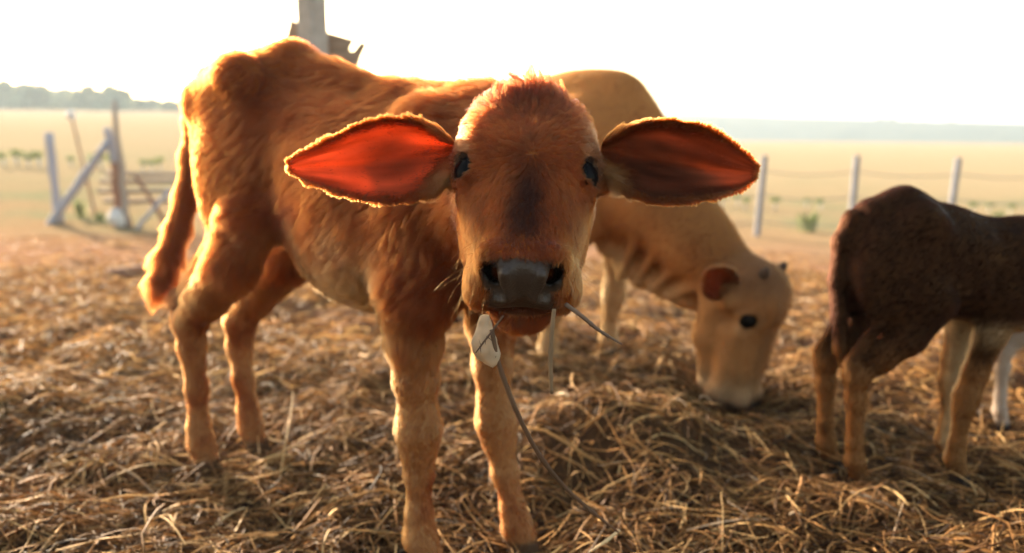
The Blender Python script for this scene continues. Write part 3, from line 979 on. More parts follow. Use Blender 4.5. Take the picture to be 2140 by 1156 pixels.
        depth = cup * (1 - vv ** 2) * np.interp(tt, [0, .12, .45, 1], [1.0, 1.0, .55, .05]) + fold
        C = base + ax * (L * tt)[..., None] + upv * (w * vv)[..., None]
        curl_ = 0.012 * np.sin(np.pi * tt) * vv ** 2
        C = C + nrm * (curl_ + 0.02 * np.sin(np.pi * tt * 0.9))[..., None]
        th = 0.0028 * np.sqrt(np.clip(1 - np.abs(vv) ** 4, 0, 1)) + 0.0007
        inn = C - nrm * (depth - th)[..., None]
        outr = C - nrm * (depth + th)[..., None]
        V1 = np.vstack([inn.reshape(-1, 3), outr.reshape(-1, 3)])
        n1 = nt_ * nv_
        i = np.arange(nt_ - 1)[:, None] * nv_; j = np.arange(nv_ - 1)[None, :]
        Qi = np.stack([i + j, i + j + 1, i + nv_ + j + 1, i + nv_ + j], -1).reshape(-1, 4)
        Qo = Qi[:, ::-1] + n1
        e = []
        for k in range(nt_ - 1):
            a0, a1 = k * nv_, (k + 1) * nv_
            e.append((a0, a1, a1 + n1, a0 + n1)); e.append((a1 + nv_ - 1, a0 + nv_ - 1, a0 + nv_ - 1 + n1, a1 + nv_ - 1 + n1))
        for k in range(nv_ - 1):
            a0 = (nt_ - 1) * nv_ + k
            e.append((a0, a0 + 1, a0 + 1 + n1, a0 + n1))
        Q1 = np.vstack([Qi, Qo, np.array(e)])
        # consistent outward winding
        fn = np.cross(V1[Qi[:, 2]] - V1[Qi[:, 0]], V1[Qi[:, 3]] - V1[Qi[:, 1]]).sum(0)
        if fn @ nrm < 0:
            Q1 = Q1[:, ::-1]
        isin = np.concatenate([np.ones(n1), np.zeros(n1)])
        tf = np.tile(tt.ravel(), 2); vf = np.tile(vv.ravel(), 2)
        pn_ = fbm(V1, 0.03, seed)
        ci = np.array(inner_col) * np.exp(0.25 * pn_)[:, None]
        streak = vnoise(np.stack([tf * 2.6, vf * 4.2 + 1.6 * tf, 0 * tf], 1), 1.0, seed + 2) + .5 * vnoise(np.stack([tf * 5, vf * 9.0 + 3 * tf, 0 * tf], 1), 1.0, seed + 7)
        ci = ci * np.exp(0.75 * streak - .1)[:, None]  # darker veins, plus a patchy backlit glow put into the colour
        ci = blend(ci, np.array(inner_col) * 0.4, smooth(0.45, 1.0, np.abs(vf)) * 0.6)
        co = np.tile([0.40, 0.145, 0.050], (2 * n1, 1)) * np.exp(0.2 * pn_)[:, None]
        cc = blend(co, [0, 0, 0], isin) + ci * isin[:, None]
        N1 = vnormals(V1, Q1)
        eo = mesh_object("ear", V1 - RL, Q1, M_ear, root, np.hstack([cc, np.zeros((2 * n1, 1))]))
        rim = smooth(0.80, 0.97, np.maximum(np.abs(vf), smooth(0.9, 1.0, tf)))
        basew = (1 - smooth(0.02, 0.30, tf))
        low = smooth(0.1, 0.8, -vf)
        d = 0.05 + rim * 6.0 + (1 - isin) * 1.2 + basew * low * 2.5 * isin + 0.5 * basew * isin
        fl = ax * 0.7 + upv * vf[:, None] * (0.25 + 1.4 * rim)[:, None] + nrm * (0.3 * rim)[:, None]
        le = 0.005 + 0.0035 * rim * (0.6 + 0.4 * pn_) + 0.012 * basew * (0.3 + low) + 0.006 * rim * (1 - smooth(.2, .5, tf)) * (vf > 0)
        fc = np.tile([0.44, 0.165, 0.05], (2 * n1, 1))
        fc = blend(fc, [0.62, 0.40, 0.22], low * basew * 0.7)
        grow_fur("ear_fur", V1, Q1, N1, eo, 36000, fc, le * (0.8 + 0.5 * vnoise(V1, .012, 5)), fl, 0.1 + 0.35 * rim, d, radius=0.00022, clump=0.45, clump_size=0.01, curl=0.25, seed=seed, loc=RL)
        return eo

    px = 1 / F_PX
    lb, lt = at(952, 325, 1.10), at(607, 345, 1.115)
    s_ = 1.10 * px
    ear(lb, lt, ([0, .10, .20, .36, .55, .72, .87, .96, 1], np.array([24, 58, 80, 90, 78, 52, 32, 18, 5]) * s_),
        ([0, .05, .13, .34, .55, .72, .87, .96, 1], np.array([24, 46, 72, 84, 72, 52, 34, 20, 6]) * s_), SUN_DIR * 0.25 + np.array([-0.05, 1, 0.1]), 0.030, [0.58, 0.115, 0.045], 41)  # left ear: backlit red glow put into its inner colour
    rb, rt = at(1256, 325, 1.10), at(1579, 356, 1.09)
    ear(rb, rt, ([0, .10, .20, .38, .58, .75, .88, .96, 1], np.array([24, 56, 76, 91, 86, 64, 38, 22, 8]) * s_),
        ([0, .06, .16, .34, .55, .75, .9, .97, 1], np.array([26, 44, 64, 80, 72, 56, 40, 24, 8]) * s_), np.array([0.30, 1, 0.12]), 0.026, [0.13, 0.045, 0.022], 43)  # right ear: its shade put into a darker inner colour
    return root


CALF = front_calf()
print("calf", round(time.time() - T0, 1))

# ================================================================== THE OTHER CATTLE
def frame_at(O, ang):
    A = np.array([math.cos(ang), math.sin(ang), 0.0])
    S = np.array([A[1], -A[0], 0.0])
    return A, S


def ear_simple(c, tip, opening, width, thick, parent, RL, ci, co, seed, fur=2500):
    """small cupped ear of a farther animal"""
    c, tip = np.asarray(c, float), np.asarray(tip, float)
    ax = tip - c; L = np.linalg.norm(ax); ax /= L
    nrm = unit(opening); nrm = unit(nrm - ax * (nrm @ ax)); up = np.cross(ax, nrm)
    nt_, nv_ = 18, 13
    t, v = np.linspace(0, 1, nt_), np.linspace(-1, 1, nv_)
    tt, vv = np.meshgrid(t, v, indexing='ij')
    w = width * (np.sin(np.pi * np.clip(0.16 + 0.84 * tt, 0, 1)) ** 0.75 + 0.02)
    dep = width * 0.75 * (1 - vv ** 2) * (1 - tt ** 1.5) + 0.0
    C = c + ax * (L * tt)[..., None] + up * (w * vv)[..., None]
    inn = C - nrm * (dep - thick)[..., None]; out_ = C - nrm * (dep + thick)[..., None]
    V1 = np.vstack([inn.reshape(-1, 3), out_.reshape(-1, 3)]); n1 = nt_ * nv_
    i = np.arange(nt_ - 1)[:, None] * nv_; j = np.arange(nv_ - 1)[None, :]
    Qi = np.stack([i + j, i + j + 1, i + nv_ + j + 1, i + nv_ + j], -1).reshape(-1, 4)
    e = []
    for k in range(nt_ - 1):
        a0, a1 = k * nv_, (k + 1) * nv_
        e.append((a0, a1, a1 + n1, a0 + n1)); e.append((a1 + nv_ - 1, a0 + nv_ - 1, a0 + nv_ - 1 + n1, a1 + nv_ - 1 + n1))
    for k in range(nv_ - 1):
        a0 = (nt_ - 1) * nv_ + k
        e.append((a0, a0 + 1, a0 + 1 + n1, a0 + n1))
    Q1 = np.vstack([Qi, Qi[:, ::-1] + n1, np.array(e)])
    fn = np.cross(V1[Qi[:, 2]] - V1[Qi[:, 0]], V1[Qi[:, 3]] - V1[Qi[:, 1]]).sum(0)
    if fn @ nrm < 0:
        Q1 = Q1[:, ::-1]
    isin = np.concatenate([np.ones(n1), np.zeros(n1)]); rim = smooth(0.75, 0.95, np.tile(np.abs(vv).ravel(), 2))
    cc = np.where(isin[:, None] > 0, np.array(ci), np.array(co)) * np.exp(0.2 * fbm(V1, 0.03, seed))[:, None]
    eo = mesh_object("ear", V1 - RL, Q1, M_ear, parent, np.hstack([cc, np.zeros((2 * n1, 1))]))
    if fur:
        N1 = vnormals(V1, Q1)
        grow_fur("ear_fur", V1, Q1, N1, eo, fur, np.tile(co, (2 * n1, 1)), np.full(2 * n1, 0.009), ax + 0 * V1, 0.2 + 0.5 * rim, 0.02 + (1 - isin) + 3 * rim,
                 radius=0.0005, clump=0.2, seed=seed, loc=RL)
    return eo


def grazing_cow():
    O = np.array([0.235, 2.66, 0.0])
    A = unit(np.array([0.75, -0.66, 0.0])); S = np.array([A[1], -A[0], 0.0])

    def c(a, s, z):
        return O + A * a + S * s + np.array([0, 0, z])
    root = empty("cow", (*c(-0.3, 0, 0)[:2], 0.0), "tan young cow with horn buds grazing with its head down in the hay", "cow")
    RL = np.array(root.location)
    fd = Field((-0.62, 1.95, -0.06), (0.98, 3.45, 1.02), 0.0078)
    B3 = np.array([A, S, [0, 0, 1.0]])
    fd.loft(O, A, S, [(-0.80, .78, .07, .05), (-0.75, .75, .12, .09), (-0.6, .72, .19, .15), (-0.45, .69, .22, .165), (-0.25, .67, .245, .18), (-0.05, .67, .25, .165),
                      (.08, .665, .245, .145), (.17, .66, .235, .12), (.25, .63, .18, .09), (.30, .60, .12, .06)], 0.04)
    fd.ell(c(0.02, 0, 0.895), (0.16, 0.045, 0.045), B3, 0.08)
    for s in (1, -1):
        fd.ell(c(0.05, 0.11 * s, 0.66), (0.10, 0.06, 0.19), B3, 0.06)
        fd.ell(c(0.06, 0.115 * s, 0.50), (0.08, 0.06, 0.10), B3, 0.05)
        fd.ell(c(-0.62, 0.10 * s, 0.66), (0.16, 0.07, 0.19), B3, 0.06)
        fd.ell(c(-0.52, 0.12 * s, 0.87), (0.05, 0.035, 0.04), B3, 0.05)
        for i, a in enumerate(np.linspace(-0.32, -0.06, 5)):
            fd.cone(c(a + .04, .13 * s, .82), c(a, .178 * s, .62), .014, .012, .03)
        h0 = -0.66
        fd.chain([(*c(h0 + .14, .11 * s, .56), .10), (*c(h0 + .05, .10 * s, .46), .07), (*c(h0 - .09, .10 * s, .36), .045), (*c(h0 - .095, .095 * s, .27), .033),
                  (*c(h0 - .085, .09 * s, .13), .027), (*c(h0 - .08, .09 * s, .08), .032), (*c(h0 - .055, .09 * s, 0), .036)], 0.02)
    fd.chain([(*c(.06, -.11, .48), .072), (*c(.057, -.115, .34), .042), (*c(.05, -.115, .245), .036), (*c(.046, -.115, .205), .038), (*c(.038, -.115, .155), .027), (*c(.032, -.115, .09), .0235), (*c(.03, -.115, .06), .028), (*c(.05, -.115, -.01), .034)], 0.02)
    fd.chain([(*c(.03, .11, .48), .072), (*c(.0, .115, .34), .042), (*c(-.02, .115, .245), .036), (*c(-.027, .115, .205), .038), (*c(-.04, .115, .155), .027), (*c(-.05, .115, .09), .0235), (*c(-.055, .115, .06), .028), (*c(-.035, .115, -.01), .034)], 0.02)
    # neck and dewlap
    fd.chain([(*c(.12, 0, .69), .175), (*c(.27, 0, .56), .128), (*c(.40, 0, .445), .100), (*c(.545, 0, .325), .078)], 0.06)
    fd.cone(c(.16, 0, .83), c(.56, 0, .375), .05, .035, .06)
    dl = [(.10, .40), (.17, .345), (.24, .315), (.31, .295), (.38, .275), (.43, .25)]
    for (a0, z0), (a1, z1) in zip(dl[:-1], dl[1:]):
        fd.cone(c(a0, 0, z0), c(a1, 0, z1), .022, .022, .04)
        fd.cone(c(a0, 0, z0), c(a0 + .05, 0, z0 + .12), .022, .03, .05)
    for q in range(4):                                  # slack skin hanging in folds along the neck
        a0 = .17 + .06 * q
        fd.cone(c(a0 + .10, .085 - .01 * q, .47 - .05 * q), c(a0, .035, .31 - .012 * q), .017, .013, .016)
    # head
    HEc = c(.668, 0.0, .252)
    Fv = unit(-A * 0.16 + np.array([0, 0, -1.0])); Rv = -S; Uv = np.cross(Rv, Fv)
    if Uv @ A < 0: Uv = -Uv
    HMc = np.array([Rv, Fv, Uv]); sc, fl, ft = 1.20, 1.14, 0.76

    def hpc(r, f, u):
        return HEc + sc * (Rv * r + Fv * f * (fl if f > 0 else ft) + Uv * u)
    build_head(fd, hpc, HMc, sc, fl, ft)
    for s in (1, -1):
        fd.cone(hpc(.046 * s, -.01, -.13), hpc(.030 * s, .075, -.13), .046, .030, .03)
    V, Q = fd.mesh(1)
    Nn = vnormals(V, Q)
    H = (V - HEc) @ HMc.T / sc
    H[:, 1] /= np.where(H[:, 1] > 0, fl, ft)
    r, f, u = H.T
    aa, cz = (V - O) @ A, V[:, 2]
    head = 1 - smooth(.11, .17, np.sqrt((r / .95) ** 2 + ((f - .06) / 1.7) ** 2 + ((u + .07) / 1.0) ** 2))
    pn = fbm(V, .09, 51)
    legs = (1 - smooth(.36, .46, cz)) * (1 - head) * (aa < .2)
    col = np.tile([.53, .215, .068], (len(V), 1)) * np.exp(.14 * pn)[:, None]
    col = blend(col, [.33, .135, .040], smooth(.15, .45, aa) * smooth(-.02, .10, cz - (.78 - .9 * np.clip(aa, 0, 1))) * .65)
    col = blend(col, [.66, .43, .22], legs * .5)
    col = blend(col, [.64, .42, .22], (1 - smooth(.34, .48, cz + .25 * np.clip(aa, 0, .5))) * (1 - head) * .5)
    fc = np.tile([.50, .23, .088], (len(V), 1)) * np.exp(.14 * fbm(V, .03, 52))[:, None]
    fc = blend(fc, [.20, .10, .055], (1 - smooth(-.12, -.05, f)) * .75)
    fc = blend(fc, [.30, .15, .07], smooth(-.04, -.0, u) * (1 - smooth(.03, .05, np.abs(r))) * .7)
    fc = blend(fc, [.56, .36, .20], smooth(.11, .18, f) * .6)
    fc = blend(fc, [.10, .06, .045], smooth(.185, .20, f) * smooth(-.10, -.085, u) * .8)
    de = np.minimum(*[np.linalg.norm(H - np.array([.084 * s, .004, -.0240]), axis=1) for s in (1, -1)])
    fc = blend(fc, [.62, .36, .18], (1 - smooth(.028, .05, de)) * .5)
    fc = blend(fc, [.06, .035, .025], (1 - smooth(.017, .023, de)))
    pad = smooth(.20, .21, f) * (1 - smooth(.034, .042, np.abs(r))) * smooth(-.094, -.086, u)
    fc = blend(fc, [.05, .04, .038], pad)
    col = blend(col, [0, 0, 0], head) + fc * head[:, None]
    hoof = (1 - smooth(.03, .04, cz)) * (1 - head)
    col = blend(col, [.06, .045, .035], hoof)
    body = mesh_object("body", V - RL, Q, M_hide, root, np.hstack([col * .55, pad[:, None]]))
    flow = blend(-A * .8 + np.array([0, 0, -.6]) + 0 * V, Fv, head)
    flow = blend(flow, [0, 0, -1.0], legs)
    grow_fur("fur", V, Q, Nn, body, 80000, col, np.full(len(V), .011) - .004 * head, flow, np.full(len(V), .1), (1 - pad) * (1 - hoof) * (de > .022) + 1e-6,
             radius=.0005, clump=.15, clump_size=.05, curl=.2, K=4, seed=6, loc=RL, tint_amp=.6)
    for s in (1, -1):
        Ve, Qe = uv_sphere(hpc(EYE[0] * s, EYE[1], EYE[2]), EYE_R * sc * .90)
        mesh_object("eye", Ve - RL, Qe, M_eye, root)
        # horn bud
        pts = [hpc(.043 * s, -.115, -.035), hpc(.049 * s, -.142, -.028), hpc(.051 * s, -.158, -.022)]
        Vt, Ft = tube(pts, [.018, .014, .006], 10)
        mesh_object("horn", Vt - RL, Ft, mat_plain("horn", (.075, .042, .025), .7, .1), root)
    e0 = hpc(-.085, -.06, -.085)
    ear_simple(e0, e0 + np.array([-.085, -.095, .085]), np.array([-.1, -.9, -.25]) + 0.3 * A, .052, .003, root, RL, [.16, .045, .022], [.58, .30, .12], 61)
    e1 = hpc(.085, -.06, -.085)
    ear_simple(e1, e1 + np.array([.06, .10, .03]), np.array([.5, -.6, 0]), .045, .003, root, RL, [.34, .10, .05], [.52, .28, .12], 62)
    # tail
    tp = [c(-.80, 0, .82), c(-.86, 0, .76), c(-.875, .0, .6), c(-.87, 0, .42), c(-.865, 0, .28)]
    Vt, Ft = tube(tp, [.03, .026, .02, .018, .012], 10)
    mesh_object("tail", Vt - RL, Ft, mat_plain("tail_hide", (.42, .22, .09), .8, .2), root)


def small_calf(label, O, ang, sc, base, light, under, fur_n, seed, voxel, leg_shift=0.0, head_down=True):
    A, S = frame_at(O, ang)
    O = np.asarray(O, float)

    def c(a, s, z):
        return O + sc * (A * a + S * s + np.array([0, 0, z]))
    root = empty("calf", (*c(.2, 0, 0)[:2], O[2]), label, "calf")
    RL = np.array(root.location)
    pts = np.array([c(a, s, z) for a in (-.12, .92) for s in (-.18, .18) for z in (-.06, .72)])
    fd = Field(pts.min(0), pts.max(0), voxel)
    B3 = np.array([A, S, [0, 0, 1.0]])

    def ell(a, s, z, r, k, R=B3):
        fd.ell(c(a, s, z), np.array(r) * sc, R, k * sc)

    def chain(L, k=.016):
        fd.chain([(*c(*p[:3]), p[3] * sc * (.84 if p[2] < .36 else .95)) for p in L], k * sc)
    tab = [(-.035, .515, .05, .03), (-.01, .515, .085, .055), (.05, .515, .108, .08), (.12, .505, .115, .085), (.2, .480, .108, .092), (.28, .458, .106, .098), (.36, .452, .108, .095), (.43, .455, .10, .082), (.49, .455, .075, .055)]
    tb = [(a * sc, z * sc, h * sc, w * sc) for a, z, h, w in tab]
    fd.loft(O, A, S, tb, .03 * sc)
    chain([(.02, 0, .60, .018), (.09, 0, .615, .022), (.20, 0, .575, .018), (.36, 0, .550, .02), (.44, 0, .555, .03)], .05)
    ls = leg_shift
    for s in (1, -1):
        ell(.075, .05 * s, .47, (.105, .042, .115), .035, np.array([unit(A * .85 + np.array([0, 0, -.45])), S, unit(A * .45 + np.array([0, 0, .85]))]))
        ell(.10, .065 * s, .585, (.035, .025, .03), .04)
        ell(.33, .062 * s, .45, (.055, .035, .10), .035)
        for a in np.linspace(.19, .32, 4):
            fd.cone(c(a + .02, .05 * s, .55), c(a, .092 * s, .44), .008 * sc, .008 * sc, .014 * sc)
        d = 0.0 if s > 0 else -.012
        chain([(.12 + d, .06 * s, .42, .064), (.085 + d, .06 * s, .345, .046), (.03 + d, .057 * s, .295, .034), (-.018 + d, .055 * s, .258, .028), (-.014 + d, .055 * s, .205, .0235),
               (-.008 + d, .053 * s, .11, .0185), (-.004 + d, .053 * s, .065, .022), (.012 + d, .053 * s, .02, .02), (.02 + d, .053 * s, -.01, .024)])
        fd.cone(c(-.035 + d, .055 * s, .285), c(.02 + d, .056 * s, .37), .012 * sc, .012 * sc, .02 * sc)
        q = ls if s > 0 else .05
        chain([(.30, .06 * s, .42, .05), (.275 + .3 * q, .06 * s, .345, .036), (.25 + .6 * q, .058 * s, .255, .028), (.238 + .8 * q, .056 * s, .205, .030), (.234 + .9 * q, .055 * s, .175, .024),
               (.228 + q, .054 * s, .095, .018), (.226 + q, .054 * s, .06, .022), (.242 + q, .054 * s, .015, .021), (.25 + q, .054 * s, -.01, .025)])
    # neck and head stretched forward and down
    chain([(.44, 0, .48, .085), (.54, 0, .45, .065), (.63, 0, .42, .055)], .05)
    chain([(.46, 0, .545, .03), (.64, 0, .47, .025)], .05)
    Fv = unit(A * .75 + np.array([0, 0, -.66])); Rv = -S; Uv = np.cross(Rv, Fv)
    if Uv[2] < 0: Uv = -Uv
    HMc = np.array([Rv, Fv, Uv]); hs = .82 * sc; HEc = c(.72, 0, .46)

    def hpc(r, f, u):
        return HEc + hs * (Rv * r + Fv * f + Uv * u)
    build_head(fd, hpc, HMc, hs, .85, .85)
    # tail
    chain([(-.02, 0, .585, .022), (-.045, .005, .54, .018), (-.052, .01, .46, .016), (-.044, .015, .38, .015), (-.035, .018, .31, .017), (-.03, .018, .27, .008)], .012)
    V, Q = fd.mesh(1)
    Nn = vnormals(V, Q)
    aa, ss, cz = (V - O) @ A / sc, (V - O) @ S / sc, (V[:, 2] - O[2]) / sc
    H = (V - HEc) @ HMc.T / hs
    pn = fbm(V, .05, seed)
    low = 1 - smooth(.22, .36, cz)
    col = np.tile(base, (len(V), 1)) * np.exp(.22 * pn)[:, None]
    col = blend(col, light, low * .75 * smooth(-.5, .3, pn + .3))
    inner = (Nn @ S) * -np.sign(ss)
    col = blend(col, under, smooth(.1, .6, inner) * (1 - smooth(.36, .46, cz)) * smooth(.12, .2, aa) * .8)
    col = blend(col, under, (1 - smooth(.355, .385, cz)) * smooth(.12, .2, aa) * (1 - smooth(.40, .45, aa)) * smooth(.3, .34, cz) * .5)
    pad = smooth(.20, .21, H[:, 1] / .85) * (1 - smooth(.034, .042, np.abs(H[:, 0])))
    hoof = 1 - smooth(.022, .03, cz)
    col = blend(col, [.05, .04, .035], np.maximum(hoof, pad))
    body = mesh_object("body", V - RL, Q, M_hide, root, np.hstack([col * .55, pad[:, None]]))
    flow = -A * .8 + np.array([0, 0, -.6]) + 0 * V
    flow = blend(flow, [0, 0, -1.0], np.clip(low, 0, 1))
    if fur_n:
        grow_fur("fur", V, Q, Nn, body, fur_n, col, np.full(len(V), .010) * (1 - .4 * low), flow, np.full(len(V), .10), 1 - np.maximum(hoof, pad) + 1e-6,
                 radius=.00040, clump=0, clump_size=.08, curl=.12, K=4, seed=seed, loc=RL, mat=M_hair_dark, tint_amp=.25)
    for s in (1, -1):
        Ve, Qe = uv_sphere(hpc(EYE[0] * s, EYE[1], EYE[2]), EYE_R * hs, 16, 12)
        mesh_object("eye", Ve - RL, Qe, M_eye, root)
        e0 = hpc(.085 * s, -.05, -.08)
        ear_simple(e0, e0 + hs * (Rv * s * .16 - Fv * .06), Fv * .6 + Uv * .5, .05 * sc, .0025, root, RL, [.25, .10, .06], base, seed + s, fur=0)
    return root


grazing_cow()
print("cow", round(time.time() - T0, 1))
small_calf("dark brown calf seen from behind its hip, cut by the photo's edge", (0.742, 1.715, 0.0), math.radians(6), 1.0, [.088, .040, .016], [.33, .155, .06], [.55, .38, .22], 110000, 71, .0062, leg_shift=0.0)
small_calf("pale cream calf mostly hidden behind the dark brown calf", (1.255, 2.05, 0.0), math.radians(14), .83, [.46, .33, .24], [.58, .46, .38], [.62, .50, .42], 30000, 81, .0075, leg_shift=.02)
print("calves", round(time.time() - T0, 1))

# ================================================================== HAY ON THE GROUND
PAL = 0.94 * np.array([[.055, .024, .009], [.115, .052, .018], [.21, .098, .032], [.33, .160, .052], [.46, .25, .088], [.60, .38, .16], [.42, .30, .19]])


def straw_strands(n, xy, L, Wd, seg, sides, z_up, curv, pw, seed, pitch=0.25):
    g = np.random.default_rng(seed)
    th = g.random(n) * 2 * np.pi
    kap = g.normal(0, curv, n)
    s = np.linspace(-.5, .5, seg + 1)
    ang = th[:, None] + kap[:, None] * s[None, :] * 2.2 + (g.normal(0, .10, (n, seg + 1)).cumsum(1) * .5) + (g.random((n, 1)) < .22) * (s[None, :] > .08) * g.normal(0, .7, (n, 1))
    step = L[:, None] / seg
    dx, dy = np.cos(ang) * step, np.sin(ang) * step
    X = xy[:, [0]] + np.cumsum(dx, 1) - dx.sum(1, keepdims=True) / 2
    Y = xy[:, [1]] + np.cumsum(dy, 1) - dy.sum(1, keepdims=True) / 2
    Z = terrain(X, Y)
    tilt = g.normal(0, pitch, n)
    arch = np.abs(g.normal(0, .25, n))
    Z = Z + z_up[:, None] + L[:, None] * (tilt[:, None] * s[None, :] + arch[:, None] * (.25 - s[None, :] ** 2))
    Z = np.maximum(Z, terrain(X, Y) + .001)
    P = np.stack([X, Y, Z], -1)
    tan = unit(np.gradient(P, axis=1))
    upv = np.array([0, 0, 1.0])
    side = unit(np.cross(tan, upv)); nrm = np.cross(side, tan)
    roll = g.random(n)[:, None] * np.pi + g.normal(0, .4, (n, seg + 1)).cumsum(1)
    cr, sr = np.cos(roll)[..., None], np.sin(roll)[..., None]
    e1, e2 = side * cr + nrm * sr, nrm * cr - side * sr
    tap = np.interp(s, [-.5, -.4, .3, .5], [.6, 1, .95, .35])
    Wt = Wd[:, None] * tap[None, :]
    c0 = np.array([PAL[i] for i in g.choice(len(PAL), n, p=pw)]) * np.exp(g.normal(0, .22, (n, 1)))
    V, Fq = [], []
    ns = seg + 1
    if sides == 3:
        for k in range(3):
            a = 2 * np.pi * k / 3
            V.append(P + Wt[..., None] * .5 * (np.cos(a) * e1 + .75 * np.sin(a) * e2))
        V = np.stack(V, 2).reshape(-1, 3)                          # strand, ring, side
        b = (np.arange(n) * ns * 3)[:, None, None]
        i = np.arange(seg)[None, :, None] * 3; k = np.arange(3)[None, None, :]; kn = (k + 1) % 3
        F_ = np.stack([b + i + k, b + i + kn, b + i + 3 + kn, b + i + 3 + k], -1).reshape(-1, 4)
        C = np.repeat(c0, ns * 3, 0)
    else:                                                          # creased leaf blade
        for k, (u_, h_) in enumerate([(-.5, 0), (0, .22), (.5, 0)]):
            V.append(P + Wt[..., None] * (u_ * e1 + h_ * e2))
        V = np.stack(V, 2).reshape(-1, 3)
        b = (np.arange(n) * ns * 3)[:, None, None]
        i = np.arange(seg)[None, :, None] * 3; k = np.arange(2)[None, None, :]
        F_ = np.stack([b + i + k, b + i + k + 1, b + i + 4 + k, b + i + 3 + k], -1).reshape(-1, 4)
        C = np.repeat(c0, ns * 3, 0)
    return V, F_, C


def build_hay():
    g = np.random.default_rng(5)
    parts = []

    def scatter(n, r0, r1, half, power=1.0):
        r = r0 + (r1 - r0) * g.random(n) ** power
        az = (g.random(n) * 2 - 1) * half
        xy = np.stack([r * np.sin(az), r * np.cos(az)], 1)
        # tufted, never even
        P = np.hstack([xy, np.zeros((n, 1))])
        keep = g.random(n) < np.clip(.62 + .75 * fbm(P, .35, 14), .12, 1)
        return xy[keep]
    # long stems close by
    xy = scatter(26000, .75, 2.6, .82); n = len(xy)
    parts.append(straw_strands(n, xy, np.exp(g.normal(-2.6, .5, n)), np.exp(g.normal(-6.0, .42, n)), 5, 3, np.abs(g.normal(0, .018, n)), .22, [.10, .17, .22, .22, .17, .09, .03], 21, .20))
    xy = scatter(7000, .8, 2.9, .82); n = len(xy)
    parts.append(straw_strands(n, xy, np.exp(g.normal(-2.15, .4, n)), np.exp(g.normal(-5.6, .3, n)), 6, 3, np.abs(g.normal(.012, .016, n)), .12, [.04, .10, .16, .24, .24, .17, .05], 31, .22))
    # curled leaf and chaff close by
    xy = scatter(62000, .7, 2.7, .85); n = len(xy)
    parts.append(straw_strands(n, xy, np.exp(g.normal(-3.1, .45, n)), g.uniform(.002, .0065, n), 3, 2, np.abs(g.normal(0, .010, n)), 1.0, [.34, .30, .18, .09, .05, .03, .01], 22, .35))
    # middle distance
    xy = scatter(70000, 2.4, 6.0, .80, .8); n = len(xy)
    parts.append(straw_strands(n, xy, np.exp(g.normal(-2.5, .4, n)), g.uniform(.004, .008, n), 2, 2, np.abs(g.normal(0, .015, n)), 1.0, [.07, .13, .18, .20, .19, .11, .12], 23, .22))
    # thinning out on the bare yard
    xy = scatter(16000, 5.5, 9.0, .80, 1.4); n = len(xy)
    parts.append(straw_strands(n, xy, np.exp(g.normal(-2.3, .4, n)), g.uniform(.006, .012, n), 1, 2, np.abs(g.normal(0, .012, n)), 1.0, [.05, .12, .22, .25, .2, .1, .06], 24, .15))
    Vs, Fs, Cs, off = [], [], [], 0
    for V, F_, C in parts:
        Vs.append(V); Fs.append(F_ + off); Cs.append(C); off += len(V)
    o = mesh_object("straw", np.vstack(Vs), np.vstack(Fs), M_straw, None, np.vstack(Cs))
    tag(o, kind="stuff")


build_hay()


def build_dirt():
    # dark matted lumps and crumbs trodden into the hay
    g = np.random.default_rng(8)
    n = 2600
    r = .75 + 4.2 * g.random(n) ** 1.1; az = (g.random(n) * 2 - 1) * .85
    x, y = r * np.sin(az), r * np.cos(az)
    P = np.stack([x, y, 0 * x], 1)
    k = g.random(n) < np.clip(.45 + .9 * fbm(P, .3, 33), .05, 1); x, y = x[k], y[k]; n = len(x)
    S0, Q0 = uv_sphere((0, 0, 0), 1.0, 8, 6)
    size = np.minimum(np.exp(g.normal(-4.75, .45, n)), .018)
    V = S0[None] * (size[:, None, None] * np.stack([g.uniform(.7, 1.6, n), g.uniform(.7, 1.6, n), g.uniform(.4, .9, n)], 1)[:, None])
    V = V + np.stack([x, y, terrain(x, y) + size * .35], 1)[:, None]
    V = V.reshape(-1, 3)
    V = V + .35 * np.repeat(size, len(S0))[:, None] * vnoise3(V, .012, 3)
    Fq = (Q0[None] + (np.arange(n) * len(S0))[:, None, None]).reshape(-1, 4)
    col = np.repeat(np.array([.075, .040, .020]) * np.exp(g.normal(0, .35, (n, 1))), len(S0), 0)
    tag(mesh_object("dirt", V, Fq, mat_vcol("dirt_lumps", .95, .0, 0.0, .8, 200.0), None, col), kind="stuff")


build_dirt()
print("hay", round(time.time() - T0, 1))


